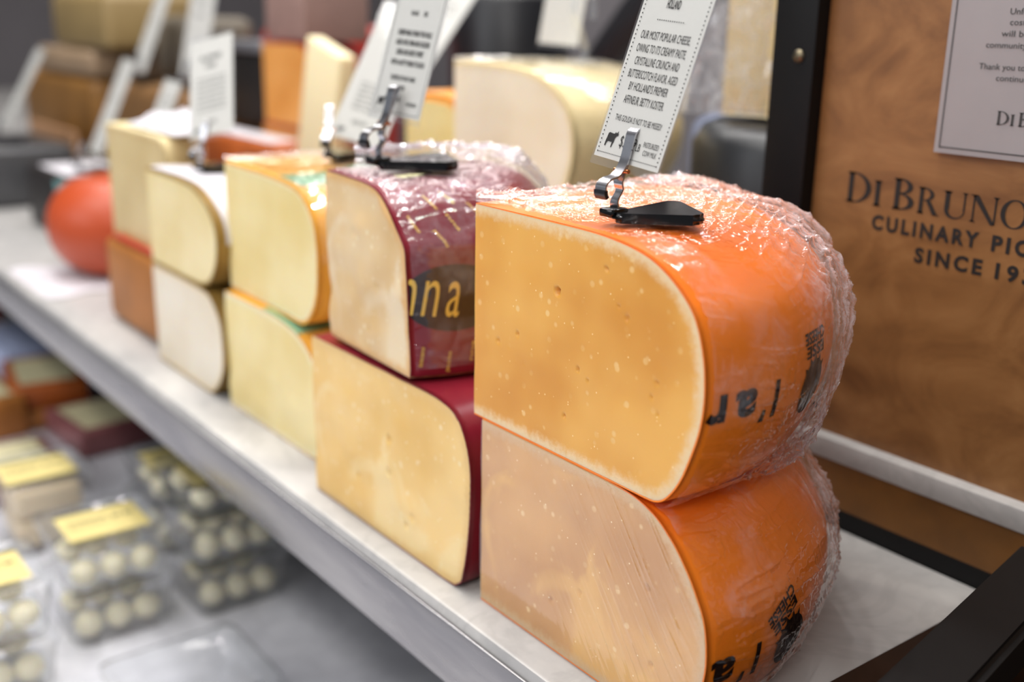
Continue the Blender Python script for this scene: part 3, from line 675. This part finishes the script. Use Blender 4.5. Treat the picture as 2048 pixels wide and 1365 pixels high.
def card(P, yaw, lean, roll, w, L, lines, label, icon=None, dots=True, border=False, extra=None, ink=None, name='price_card'):
    o = thing(name, label, 'price card', P)
    cy_, sy_ = math.cos(rad(yaw)), math.sin(rad(yaw)); U = np.array([cy_, sy_, 0]); Nn = np.array([-sy_, cy_, 0])
    V = Nn * math.sin(rad(lean)) + np.array([0, 0, 1]) * math.cos(rad(lean))
    c, s_ = math.cos(rad(roll)), math.sin(rad(roll)); U2 = U * c + V * s_; V2 = -U * s_ + V * c; N2 = np.cross(U2, V2)
    Mx = Matrix(((U2[0], -N2[0], V2[0], P[0]), (U2[1], -N2[1], V2[1], P[1]), (U2[2], -N2[2], V2[2], P[2]), (0, 0, 0, 1)))   # local x = across, y = away, z = up
    o.matrix_world = Mx
    box('paper', .0012, w - .0012, -.0001, .0001, .0042, L - .0042, M_paper, o)
    box('plastic_sleeve', 0, w, -.00032, .00032, 0, L, M_sleeve, o)
    parts = [text_fit(t, x0, x1, y, h, b) for (t, x0, x1, y, h, b) in lines]
    if icon: parts.append(cow(*icon))
    if dots:
        def dot(x, y, r=.00042): return poly(*[(x + r * math.cos(a), y + r * math.sin(a)) for a in np.linspace(0, 2 * PI, 7)[:-1]])
        m = .0032
        for y in np.arange(.0068, L - .006, .00215): parts += [dot(m, y), dot(w - m, y)]
        for x in np.arange(m, w - m, .00115): parts.append(dot(x, .0068, .0003))
    if border:
        for a in ((.003, .0062, w - .003, .0065), (.003, .0062, .0033, L - .006), (w - .0033, .0062, w - .003, L - .006)): parts.append(rc(*a))
    if extra: parts += extra
    V, F = merge(parts)
    link('printed_text', [(x, -.00038, y) for x, y in V], F, ink or M_ink, o, smooth=False)
    return o
zt = .1178 + .1238 + .002
holder((-.3985, .3740, zt), 'clip holder with glossy black foot on the nearest orange gouda')
dash = [rc(.0150 + i * .00150, .0752, .0157 + i * .00150, .0757) for i in range(13)]
lines = [('HOLLAND', .0185, .0278, .0815, .0042, .02),
         ('OUR MOST POPULAR CHEESE,', .0072, .0420, .0655, .0040, .0), ('OWING TO ITS CREAMY PASTE,', .0072, .0420, .0588, .0040, .0),
         ('CRYSTALLINE CRUNCH AND', .0088, .0402, .0524, .0040, .0), ('BUTTERSCOTCH FLAVOR, AGED', .0072, .0420, .0459, .0040, .0),
         ("BY HOLLAND'S PREMIER", .0105, .0383, .0397, .0040, .0), ('AFFINEUR, BETTY KOSTER.', .0100, .0388, .0330, .0040, .0),
         ('THIS GOUDA IS NOT TO BE MISSED!', .0082, .0418, .0238, .0030, .0),
         ('$3', .0170, .0215, .0115, .0056, .0), ('.99', .0225, .0290, .0130, .0040, .0), ('LB', .0292, .0322, .0114, .0038, .0),
         ('PASTEURIZED', .0338, .0445, .0142, .0026, .0), ('COW MILK', .0350, .0445, .0102, .0026, .0)]
card((-.4248, .3740, .2692), 0.1, 17.4, -4.7, .05, .10, lines, 'white card reading OUR MOST POPULAR CHEESE clipped above the nearest gouda', icon=(.0065, .0100, .0072), extra=dash)
# second stack
holder((-.637, .381, .2415), 'clip holder with matte black foot on the maroon-wrapped wedge', rz=rad(4)).scale = (1.2, 1.2, 1.2)
linesB = [('KAAS', .0180, .0250, .0655, .0030, .03), ('DE', .0300, .0335, .0655, .0030, .03),
          ('SHEEPS MILK FROM THE HILLS', .0098, .0420, .0520, .0034, .03), ('AGED UNTIL FIRM AND GOLDEN', .0098, .0420, .0455, .0034, .03), ('DENSE AND SUBTLY SWEET', .0125, .0385, .0390, .0034, .03),
          ('WITH A NUTTY FINISH TO EACH', .0095, .0415, .0320, .0034, .03), ('TASTES OF HAY AND', .0125, .0365, .0220, .0030, .03), ('NUTS', .019, .0285, .0155, .0030, .03),
          ('$34', .0175, .0265, .0070, .0050, .0), ('PASTEURIZED', .0335, .043, .0062, .0022, .02)]
linesB = [(t, a, b, y + .006, h, q) for t, a, b, y, h, q in linesB]
card((-.6648, .3828, .2724), 12, 16.3, -3.9, .05, .09, linesB, 'white card with bold dark lines clipped above the maroon-wrapped wedge', icon=(.0055, .0085, .0068), dots=False, border=True)
# third stack: card turned away
holder((-.8330, .4420, .2215), 'small steel clip holder on the yellow wedge with the green label', rz=rad(50))
linesC = [('GRUYERE', .020, .034, .090, .004, .02), ('AGED', .022, .031, .082, .004, .02)] + [('A FIRM NUTTY WHEEL MADE BY HAND', .010, .040, .060 - i * .0052, .0026, .0) for i in range(6)] + [('$29.99', .016, .028, .020, .004, 0)]
card((-.8510, .4480, .2381), 55.6, 36.5, -18.4, .05, .15, linesC, 'long pale card leaning back behind the second card, third stack', icon=(.006, .008, .006), dots=False, ink=M_ink2)
# fourth stack
holder((-.9900, .3950, .1965), 'dark clip holder on the cream wedge of the fourth stack', rz=rad(25))
linesD = [('ALPINE', .012, .036, .083, .005, .02), ('CHEESE', .018, .030, .075, .004, .02)] + [('MADE IN THE HIGH MEADOWS EACH SUMMER', .009, .041, .062 - i * .0054, .0024, .0) for i in range(7)] + [('$28', .020, .030, .016, .004, 0)]
card((-1.0182, .3920, .2184), 29.7, 27.2, 16.4, .05, .11, linesD, 'card turned sideways with slanted top, above the fourth stack', icon=(.006, .007, .006), dots=False, ink=M_ink2)

# ---------------------------------------------------------------- wooden panel with lettering, frame, paper sign
panel = thing('wooden_sign_panel', 'birch plywood panel with dark shop lettering in a black frame', 'sign', (-.48, .62, .0625))
def pl(V, y): return [(x + .48, y - .62, z - .0625) for x, z in V]
box('board', .008, .60, .0, .014, .0, .50, M_wood, panel)
box('frame_post', -.0275, .0075, -.012, .02, 0, .50, M_black, panel, .001)
for z in (.2155, .3179, .42, .115):
    b = lathe('screw', [(.0045, 0), (.0043, .0012), (.003, .0022), (.0012, .0026)], M_screw, panel, 16); b.rotation_euler = (PI / 2, 0, 0); b.location = (-.0045, -.012, z - .0625)
# main line: world x spans measured on the board
W_ = [('D', -.4450, -.4262, .0199), ('I', -.4243, -.4180, .0165), ('B', -.4098, -.3942, .0199), ('R', -.3917, -.3757, .0165), ('U', -.3742, -.3580, .0165), ('N', -.3562, -.3380, .0165), ('O', -.3365, -.3190, .0165),
      ('B', -.3095, -.294, .0199), ('R', -.2915, -.2755, .0165), ('O', -.2735, -.2560, .0165)]
V, F = serif_word(W_, .2257); link('serif_lettering', pl(V, .6196), F, M_ink, panel, smooth=False)
ps = [text_fit('CULINARY', -.4230, -.3475, .2108, .0088, .04, 1.35), text_fit('PIONEERS', -.3392, -.2640, .2108, .0088, .04, 1.35), text_fit('SINCE', -.3892, -.3430, .1948, .0088, .04, 1.35), text_fit('1939', -.3345, -.3010, .1948, .0088, .04, 1.35)]
V, F = merge(ps); link('lettering', pl(V, .6196), F, M_ink, panel, smooth=False)
sg = thing('paper_notice', 'white printed notice sheet taped on the wooden panel, upper right', 'notice', (-.3828, .6175, .2649))
bm = bmesh.new(); V = []
box('sheet', 0, .16, -.0012, 0, 0, .21, M_paperg, sg, .0)
def sl(V): return [(x + .3828, -.0016, z - .2649) for x, z in V]
b = .0032; ps = [rc(-.3828 + b, .2649 + b, -.3828 + b + .0007, .47), rc(-.3828 + b, .2649 + b, -.2228 - b, .2649 + b + .0007)]
ps += [text_fit('Unfortunately', -.3457, -.3150, .3461, .0033, .0), text_fit('costs have risen', -.3450, -.3090, .3402, .0033), text_fit('will be passed', -.3492, -.3150, .3339, .0033), text_fit('community', -.3577, -.3330, .3275, .0033),
       text_fit('Thank you to our', -.3603, -.3230, .3154, .0033), text_fit('continued', -.3488, -.3270, .3092, .0033)]
V, F = merge(ps); link('printed_text', sl(V), F, M_ink2, sg, smooth=False)
V, F = serif_word([('D', -.3450, -.3375, .0078), ('I', -.3367, -.3342, .0064), ('B', -.3318, -.3255, .0078), ('R', -.3245, -.3180, .0064), ('U', -.3172, -.3108, .0064), ('N', -.31, -.3030, .0064), ('O', -.3022, -.2955, .0064)], .2846)
link('serif_lettering', sl(V), F, M_ink2, sg, smooth=False)
# black rail across the near end of the ledge
rail = thing('black_guard_rail', 'thick black metal rail crossing the near right end of the ledge', 'rail', (0, 0, 0))
def bar(name, p, q, w, h, mat, parent, bev):
    p = Vector(p); q = Vector(q); d = (q - p).normalized(); side = d.cross(Vector((0, 0, 1))).normalized(); up = side.cross(d)
    bm = bmesh.new(); vs = [bm.verts.new(a + side * sx * w / 2 + up * sz * h / 2) for a in (p, q) for sx in (-1, 1) for sz in (-1, 1)]
    for f in ((0, 1, 3, 2), (4, 6, 7, 5), (0, 4, 5, 1), (2, 3, 7, 6), (0, 2, 6, 4), (1, 5, 7, 3)): bm.faces.new([vs[i] for i in f])
    bmesh.ops.bevel(bm, geom=bm.edges[:], offset=bev, segments=3, affect='EDGES'); return bmobj(name, bm, mat, parent, True)
bar('rail_bar', (-.2165, .330, .035), (-.2590, .592, .042), .036, .028, M_black, rail, .004)
bar('rail_bracket', (-.2580, .588, .0008), (-.2580, .588, .03), .03, .014, M_black, rail, .002)

# ---------------------------------------------------------------- back row on the raised tier (top at z = .0625)
ZT = .063
def simple(name, label, loc, P, cy, mp, mr, rz=0, face=(20, 20), rt=.003):
    return wedge(name, Wedge(P, cy), label, 'cheese', loc, mp, mr, rz=rz, face=face, ns=36, nt=30, rt=rt)
PG = [(0, .136), (.05, .136), (.10, .133), (.13, .127), (.155, .115), (.172, .098), (.180, .077), (.180, .055), (.173, .030), (.158, .008), (.14, 0), (.06, 0), (0, 0)]
PGl = [(r, z * .8) for r, z in PG]
simple('goat_cheese_wedge', 'ivory wedge with cream rind, lower one of the pair behind the maroon wedge', (-.905, .630, ZT), PGl, .05, M_ivory, M_crind)
WG = Wedge(PG, .05)
G = wedge('goat_cheese_wedge', WG, 'large ivory goat cheese wedge with cream rind, behind the maroon-wrapped wedge', 'cheese', (-.905, .618, ZT + .110), M_ivory, M_crind, face=(40, 40), rt=.003)
G.scale = (1.0, 1.0, .92)
wrap(WG, G, 80, 110, .01, 1, 0, .45, seed=80, gath=(.2, 1.4), bulge=.002, gamp=.002)
def bump_plate(name, label, loc, size, mat):  pass
def whole(name, label, loc, r, h, mat, sq=.02, cat='cheese', sc=(1, 1)):
    prof = [(r - sq, 0), (r - sq * .4, sq * .25), (r, sq), (r, h - sq), (r - sq * .4, h - sq * .25), (r - sq, h), (r * .5, h + .0005), (.001, h + .001)]
    o = lathe(name, prof, mat, None, 56, sc); o.location = loc; tag(o, label, cat); return o
wb = whole('dark_wrapped_wheel', 'wheel wrapped in charcoal plastic behind the nearest price card', (-.600, .790, ZT), .108, .195, M_blackwrap, .02)
film_d = wb
o = simple('aged_cheese_wedge', 'tan wedge in loose film on top of the charcoal-wrapped wheel', (-.650, .720, ZT + .200), [(0, .16), (.1, .16), (.15, .155), (.16, .13), (.16, .03), (.15, .004), (.1, 0), (0, 0)], .0, M_tanp, M_crind, rz=rad(8))
W2 = Wedge([(0, .16), (.1, .16), (.15, .155), (.16, .13), (.16, .03), (.15, .004), (.1, 0), (0, 0)], 0.)
V = []; nx, nz = 60, 60
for i in range(nx):
    for j in range(nz):
        x = -.045 + .115 * i / (nx - 1); z = .001 + .15 * j / (nz - 1)
        V.append((x, -.006 - .012 * math.sin(i * .09) , z))
A = np.array(V); A[:, 1] -= .008 * ridge(np.stack([A[:, 0] * 60, A[:, 2] * 14, A[:, 0] * 0], 1), 90, 3)
link('plastic_wrap', A, [tuple(f) for f in grid(nx, nz)], M_film, o, attrs={'gather': np.full(len(A), .55)})
# clear curl holder and card on the goat cheese
o = thing('card_holder', 'clear curved plastic holder standing on the ivory goat cheese', 'card holder', (-.800, .690, .3)) 
o.location = (-.795, .685, ZT + .110 + .1255)
strip(smooth_path([(0, .001), (.004, .012), (-.002, .028), (-.012, .048), (-.004, .066), (.010, .062), (.012, .040)]), .010, .0012, 'curl', M_clear, o)
lathe('base', [(.018, 0), (.018, .002), (.012, .004), (.002, .005)], M_clear, o, 24)
card((-.925, .735, .310), 5, 10, -2, .06, .09, [('GOAT', .02, .04, .075, .004, 0)], 'plain card above the ivory goat cheese held by clear curl', dots=False, ink=M_ink2)
card((-1.175, .700, .262), 25, 38, -14, .05, .15, [('SMOKED', .015, .035, .12, .004, 0), ('FARMHOUSE', .012, .038, .11, .003, 0)], 'card slanting steeply right, between second card and goat cheese', dots=False, ink=M_ink2)
# orange-rinded yellow half behind the second card
PJ = [(0, .1), (.06, .1), (.09, .096), (.105, .08), (.11, .055), (.107, .03), (.095, .008), (.08, 0), (0, 0)]
simple('orange_rind_cheese', 'yellow wedge with bright orange rind behind the second card', (-1.030, .640, ZT + .098), PJ, .0, M_yellow, rindmat('bright_orange_rind', srgb(240, 156, 50), .4, .1), face=(24, 24), rt=.008)
simple('orange_rind_cheese', 'lower yellow wedge with orange rind under its twin, behind the second stack', (-1.032, .645, ZT), [(r, z * .96) for r, z in PJ], .0, M_yellow, M_yrind)
# tall amber wedge, yellow leaning wedge, brown blocks, dark box, red wheel
PH = [(0, .115), (.08, .115), (.11, .112), (.125, .10), (.135, .08), (.138, .05), (.135, .02), (.12, .003), (.1, 0), (0, 0)]
simple('amber_cheese_wedge', 'tall amber wedge standing behind the third stack', (-1.512, .700, ZT + .122), [(r * 1.13, z) for r, z in PH], .0, M_oranp, M_redbox, face=(24, 24))
simple('amber_cheese_wedge', 'brown wedge under the tall amber one, back row', (-1.515, .697, ZT), [(r * 1.13, z * 1.05) for r, z in PH], .0, M_oranp, M_orind)
o = block('pale_yellow_slab', 'pale yellow slab leaning right beside the amber wedge', 'cheese', (-1.300, .640, ZT + .091), (.088, .022, .165), M_yellow, .004, kid='paste'); o.rotation_euler = (0, rad(15), 0)
block('brown_cheese_block', 'short amber-brown block with film-white top, behind the fourth stack', 'cheese', (-1.630, .634, ZT), (.29, .058, .108), M_orind, .01, kid='rind', top=M_white)
block('brown_cheese_block', 'darker brown block half hidden between amber wedge and pale slab', 'cheese', (-1.285, .640, ZT), (.14, .1, .09), M_orind, .01, kid='rind')
block('dark_carton', 'near-black box in the back row left of the amber wedge', 'box', (-1.685, .715, ZT + .112), (.165, .12, .105), M_dark, .004, kid='carton')
block('grey_tray', 'grey steel tray on top of the near-black box', 'tray', (-1.710, .70, ZT + .2185), (.19, .14, .016), flat('tray_steel', srgb(140, 140, 145), .35, .7), .004, kid='tray')
whole('red_wax_wheel', 'red waxed wheel behind the amber wedge, top centre left', (-1.76, .94, ZT + .15), .115, .105, M_redbox, .02)
whole('red_wax_wheel', 'lower red waxed wheel under its twin, behind the amber wedge', (-1.76, .94, ZT), .118, .149, M_redbox, .02)
block('pink_carton', 'dusty pink and tan carton above the tall amber wedge', 'box', (-1.510, .705, ZT + .2385), (.120, .10, .09), flat('pink_card', srgb(140, 112, 104), .6, var=.1), .003, kid='carton')
# far-left wedges
block('brown_cheese_block', 'large dark-brown wheel piece at the far left, back row', 'cheese', (-2.62, .640, ZT), (.48, .24, .150), rindmat('umber_rind', srgb(128, 88, 36), .55, .2, 9, 0), .02, kid='rind')
block('tan_cheese_block', 'tan block on top of the far-left dark-brown piece', 'cheese', (-2.38, .650, ZT + .205), (.33, .2, .10), rindmat('khaki_rind', srgb(138, 116, 74), .5, .1, 9, 0), .015, kid='rind')
block('tan_cheese_block', 'pinkish tan slab between the tan block and the far-left brown piece', 'cheese', (-2.50, .645, ZT + .152), (.36, .22, .050), rindmat('pinkish_rind', srgb(150, 126, 100), .5, .1, 9, 0), .012, kid='rind')
block('brown_cheese_block', 'brown wheel piece left of the fourth card, back row', 'cheese', (-2.08, .650, ZT), (.38, .16, .155), rindmat('umber_rind2', srgb(116, 82, 44), .55, .2, 9, 0), .025, kid='rind')
block('olive_cheese_block', 'olive tan slab standing behind the far-left slanted cards', 'cheese', (-2.04, .73, ZT + .157), (.26, .085, .11), rindmat('grey_rind', srgb(98, 90, 78), .55, .2, 9, 0), .02, kid='rind')
block('cream_cheese_block', 'ivory block left of the tall tan wedge', 'cheese', (-1.66, .585, .001), (.15, .02, .17), M_ivory, .006, kid='paste')
# on the ledge, far left
block('black_cheese_box', 'black box with white lid left of the round red-orange cheese', 'box', (-1.90, .455, .001), (.20, .13, .095), M_dark, .008, kid='carton', top=M_white)
box('teal_tag', .17, .2005, -.0012, .06, .02, .09, M_teal, bpy.data.objects['black_cheese_box'], .0004, 1)
block('grey_wrapped_cheese', 'grey film-wrapped block at the far-left frame edge', 'cheese', (-2.30, .420, .001), (.25, .16, .105), flat('grey_wrap', srgb(70, 70, 72), .3, var=.2), .012, kid='rind')
block('brown_cheese_block', 'light brown low block behind the grey film-wrapped one, far left', 'cheese', (-2.42, .595, .001), (.3, .012, .12), rindmat('peach_rind', srgb(160, 120, 86), .5, .1, 9, 0), .004, kid='rind')
holder((-1.445, .4600, .1285), 'dark clip holder on the round red-orange cheese', rz=rad(30))
card((-1.415, .4700, .150), 5, 24, -4, .05, .12, [('DUTCH', .015, .035, .09, .004, 0), ('RED WAX', .012, .038, .08, .003, 0)], 'edge-on card above the round red-orange cheese', dots=False, ink=M_ink2)
holder((-1.745, .5000, .0985), 'dark clip holder on the black box with white lid', rz=rad(30))
card((-1.760, .5150, .125), 3, 24, -4, .055, .16, [('BLACK', .015, .035, .09, .004, 0)], 'edge-on card with bright sheen above the black box', dots=False, ink=M_ink2)
holder((-2.120, .4700, .1075), 'dark clip holder on the grey film-wrapped block', rz=rad(30))
card((-2.150, .4800, .135), 2, 28, -6, .055, .16, [('BLUE', .015, .035, .09, .004, 0)], 'edge-on bluish card at the far-left frame edge', dots=False, ink=M_ink2)
card((-1.960, .660, .236), 4, 22, -4, .055, .15, [('ALPAGE', .015, .035, .09, .004, 0)], 'grey edge-on card on the brown wheel piece, left of the sideways card', dots=False, ink=M_ink2)
holder((-1.935, .660, .2190), 'clip holder on the brown wheel piece in the back row', rz=rad(10))
card((-1.765, .670, .236), 18, 12, -4, .060, .16, [('TRUFFLE', .015, .040, .12, .005, .02), ('SHEEP', .018, .036, .10, .004, .02)], 'blurred pale card just behind the sideways card, back row', dots=False, ink=M_ink2)
holder((-1.738, .672, .2190), 'clip holder under the blurred pale card, back row', rz=rad(20))
# crumpled white film on the tall tan wedge
V = []; n = 30
for i in range(n):
    for j in range(n): V.append((.14 * i / (n - 1), .075 * j / (n - 1), 0.))
A = np.array(V); A[:, 2] = .002 + .022 * ridge(A * 28, 7, 3) * np.sin(np.linspace(0, PI, n))[np.repeat(np.arange(n), n)] ** .5 * np.sin(np.linspace(0, PI, n))[np.tile(np.arange(n), n)] ** .5
o = link('crumpled_film', A, [tuple(f) for f in grid(n, n)], M_white); o.location = (-1.205, .395, .0995 + .1205); tag(o, 'crumpled white film on top of the tall tan wedge', 'film')
# black strap-like bag and equipment behind
def tube(name, P, r, mat, parent=None, n=14):
    P = smooth_path(P); V = []; F = []
    T = np.gradient(P, axis=0); T /= np.linalg.norm(T, axis=1)[:, None]
    for i, p in enumerate(P):
        a = np.cross(T[i], (0, 1, .01)); a /= np.linalg.norm(a); b = np.cross(T[i], a)
        for k in range(n): q = 2 * PI * k / n; V.append(p + r * (math.cos(q) * a + math.sin(q) * b))
    for i in range(len(P) - 1):
        for k in range(n): F.append((i * n + k, i * n + (k + 1) % n, (i + 1) * n + (k + 1) % n, (i + 1) * n + k))
    F += [tuple(range(n))[::-1], tuple(range((len(P) - 1) * n, len(P) * n))]
    return link(name, V, F, mat, parent)
M_cloth = flat('black_vinyl', srgb(20, 20, 24), .4, var=.3, scale=6)
o = tube('black_hose', [(-1.215, 1.05, .11), (-1.215, 1.05, .15), (-1.17, 1.05, .24), (-1.11, 1.05, .31), (-1.03, 1.05, .38), (-.93, 1.05, .43)], .046, M_cloth); tag(o, 'thick black hose arching up behind the ivory goat cheese', 'hose')
whole('black_canister', 'black canister behind the ivory goat cheese, left of the hose', (-1.36, 1.03, ZT), .09, .31, M_cloth, .01, 'canister')
block('blue_grey_bag', 'blue-grey plastic bag behind the card of the nearest gouda', 'bag', (-.95, .98, ZT), (.12, .1, .17), flat('blue_grey_plastic', srgb(120, 128, 150), .35, var=.1), .03, kid='film')

# ---------------------------------------------------------------- lower bench
ZB = -.2795
def tub(x, y, w, d, h, nballs, label, blabel, gb, lidlabel=True, balls='moz', rz=0., z=ZB, seed=0):
    """clear square tub with lid; w along x, d along y; origin at its centre"""
    o = thing('plastic_tub', label, 'tub', (x, y, z), rz)
    bm = bmesh.new(); k = .86; n = 5; r = .012
    def ring(sx, sy, zz, r):
        pts = []
        for cx_, cy_, a0 in ((1, 1, 0), (-1, 1, 90), (-1, -1, 180), (1, -1, 270)):
            for q in range(n): a = rad(a0 + 90 * q / (n - 1)); pts.append((cx_ * (sx / 2 - r) + r * math.cos(a), cy_ * (sy / 2 - r) + r * math.sin(a), zz))
        return pts
    rings = [ring(w * k * .95, d * k * .95, .0005, r), ring(w * k, d * k, .004, r), ring(w * .97, d * .97, h - .006, r), ring(w, d, h - .005, r), ring(w, d, h - .002, r)]
    V = []; F = []; m = len(rings[0])
    for R in rings: V += R
    for i in range(len(rings) - 1):
        for q in range(m): F.append((i * m + q, i * m + (q + 1) % m, (i + 1) * m + (q + 1) % m, (i + 1) * m + q))
    F.append(tuple(range(m))[::-1]); link('tub_wall', V, F, M_tub, o)
    V = ring(w * 1.01, d * 1.01, h - .002, r) + ring(w * 1.01, d * 1.01, h + .001, r) + ring(w * .88, d * .88, h + .001, r) + ring(w * .86, d * .86, h - .0015, r)
    F = []
    for i in range(3):
        for q in range(m): F.append((i * m + q, i * m + (q + 1) % m, (i + 1) * m + (q + 1) % m, (i + 1) * m + q))
    F.append(tuple(range(3 * m, 4 * m))); link('lid', V, F, M_tub, o)
    if lidlabel:
        lb = box('label', -w * .28, w * .30, -d * .36, d * .36, h - .0008, h - .0002, M_label, o)
        tv, tf = merge([text_fit('CILIEGINE', -d * .30, d * .06, .006, .006, .02), text_fit('$7.99', d * .10, d * .30, .002, .009, .02), text_fit('FRESH MOZZARELLA', -d * .3, d * .05, -.004, .004, .0)])
        link('printed_text', [(-yy, xx, h) for xx, yy in tv], tf, M_ink2, o, smooth=False)
        box('dark_band', -w * .34, -w * .28, -d * .36, d * .36, h - .0008, h - .0002, M_darkband2, o)
    rr = random.Random(seed)
    if balls == 'moz':
        R = .0148; cols = int((d * k - .006) / (2 * R)); rows = int((w * k - .006) / (2 * R)); lay = max(1, int((h - .012) / (2 * R * .95)))
        for L in range(lay):
            for i in range(rows):
                for j in range(cols):
                    if i < rows - 2 and L < lay - 1: continue      # only balls the photo can show: outer faces and top layer
                    px = -w * k / 2 + .004 + R + (w * k - .008 - 2 * R) * (i / max(1, rows - 1)) + rr.uniform(-.001, .001); py = -d * k / 2 + .004 + R + (d * k - .008 - 2 * R) * (j / max(1, cols - 1)) + rr.uniform(-.001, .001)
                    b = ball_proto.copy(); C.objects.link(b); b.location = (x + px, y + py, z + .0045 + R * .93 + L * (2 * R * .93)); b.scale = (rr.uniform(.92, 1), rr.uniform(.92, 1), rr.uniform(.86, .93)); b.rotation_euler = (rr.uniform(0, 3), 0, rr.uniform(0, 3)); b.rotation_euler = (0, 0, rr.uniform(0, 3))
                    side = (['left', 'middle', 'right'] if cols == 3 else ['left', 'right'])[j] if cols in (2, 3) else 'number'
                    b['label'] = 'pale mozzarella ball, %s of %s row, %s' % (side, 'front' if i == rows - 1 else 'rear', blabel); b['group'] = gb
    return o
M_label = flat('cream_lid_label', srgb(226, 208, 138), .5, var=.04); M_darkband2 = flat('green_black_band', srgb(30, 42, 40), .5)
M_brine = clear('brine', .1, (.93, .92, .78, 1), .12)
bm = bmesh.new(); bmesh.ops.create_icosphere(bm, subdivisions=3, radius=.0148)
ball_proto = bmobj('mozzarella_ball', bm, M_moz, None, True); tag(ball_proto, 'x', 'cheese ball', 'x')
tubs = [(-1.072, .294, .108, .112, .056, 'lower clear tub of mozzarella balls, nearest centre stack on the bench', 'lower tub, nearest centre stack', 'balls, lower tub, nearest centre stack', False, ZB),
        (-1.072, .294, .108, .112, .056, 'clear lidded tub with cream label, top of the nearest centre stack', 'labelled upper tub, nearest centre stack', 'balls, upper tub, nearest centre stack', True, ZB + .0575),
        (-1.058, .418, .108, .112, .056, 'bottom tub of mozzarella balls in the stack partly under the ledge', 'bottom tub, stack under ledge', 'balls, bottom tub, stack under the ledge', False, ZB),
        (-1.058, .418, .108, .112, .056, 'middle tub of mozzarella balls in the stack partly under the ledge', 'middle tub, stack under ledge', 'balls, middle tub, stack under the ledge', False, ZB + .0575),
        (-1.058, .418, .108, .112, .034, 'top tub of mozzarella balls in the stack partly under the ledge', 'top tub, stack under ledge', 'balls, top tub, stack under the ledge', True, ZB + .115),
        (-1.025, .165, .108, .112, .056, 'lower clear tub of mozzarella balls at the lower left frame corner', 'lower tub, left frame corner', 'balls, lower tub, left corner', False, ZB),
        (-1.025, .165, .108, .112, .056, 'upper labelled tub of mozzarella balls at the lower left frame corner', 'upper tub, left frame corner', 'balls, upper tub, left corner', True, ZB + .0575),
        (-1.215, .425, .10, .10, .060, 'lower labelled tub of white balls behind the stack under the ledge', 'lower tub behind under-ledge stack', 'balls, lower tub, behind', False, ZB),
        (-1.215, .425, .10, .10, .045, 'upper labelled tub of white balls behind the stack under the ledge', 'upper tub behind under-ledge stack', 'balls, upper tub, behind', True, ZB + .0625)]
for i, (x, y, w, d, h, l, bl, gb, ll, z) in enumerate(tubs): tub(x, y, w, d, h, 0, l, bl, gb, ll, z=z, seed=i)
bpy.data.objects.remove(ball_proto)
# tub with two slabs of fresh cheese
t = tub(-1.310, .288, .112, .112, .090, 0, 'clear lidded tub holding pale cheese slabs, behind the nearest centre stack', '', '', True, balls=None, seed=20)
M_slab = rindmat('fresh_slab', srgb(206, 186, 152), .4, .06, 20, .1)
for z, l in ((.006, 'lower pale cheese slab inside the clear tub'), (.044, 'upper pale cheese slab inside the clear tub')):
    o = box('cheese_slab', -.040, .040, -.038, .038, 0, .034, M_slab, None, .006, 3); o.location = (-1.310, .292, ZB + z); tag(o, l, 'cheese')
# empty clear tray at the bottom edge
t = tub(-.860, .300, .12, .13, .045, 0, 'empty clear container lid poking in at the bottom frame edge', '', '', False, balls=None, seed=22)
# wrapped wedges further along the bench
def pack(name, label, loc, size, mat, rz=0):
    o = block(name, label, 'wrapped cheese', loc, size, mat, .006, rz=rz, kid='paste', top=M_label2); return o
M_label2 = flat('pale_label', srgb(206, 198, 160), .5, var=.05)
M_maroon = rindmat('maroon_pack', srgb(128, 78, 80), .35, .15, 20, 0)
pack('labelled_cheese_pack', 'amber cheese pack with pale label, top of pile under the ledge', (-1.86, .375, ZB + .032), (.17, .11, .035), M_orind, rz=rad(-8))
pack('labelled_cheese_pack', 'amber cheese pack under the one with the pale label', (-1.85, .370, ZB), (.17, .11, .031), M_brown, rz=rad(-4))
pack('labelled_cheese_pack', 'thick amber pack with pale label at the left frame edge', (-1.83, .245, ZB), (.17, .11, .062), M_brown, rz=rad(4))
pack('labelled_cheese_pack', 'maroon pack with small pale label beside the dark gap', (-1.66, .385, ZB), (.14, .12, .040), M_maroon, rz=rad(6))
pack('labelled_cheese_pack', 'maroon pack with long cream label above the slab tub', (-1.54, .215, ZB), (.13, .14, .045), M_maroon, rz=rad(2))
o = block('blue_white_pack', 'blue-white plastic pack on the bench at the far-left edge', 'wrapped cheese', (-2.15, .38, ZB), (.20, .12, .05), flat('ice_plastic', srgb(165, 175, 205), .3, var=.1), .01, rz=.1, kid='film')
o = block('red_pack', 'dull red pack at the far-left edge below the ledge', 'wrapped cheese', (-2.60, .34, ZB), (.25, .13, .09), flat('dull_red', srgb(150, 70, 70), .4, var=.1), .01, rz=.1, kid='film')
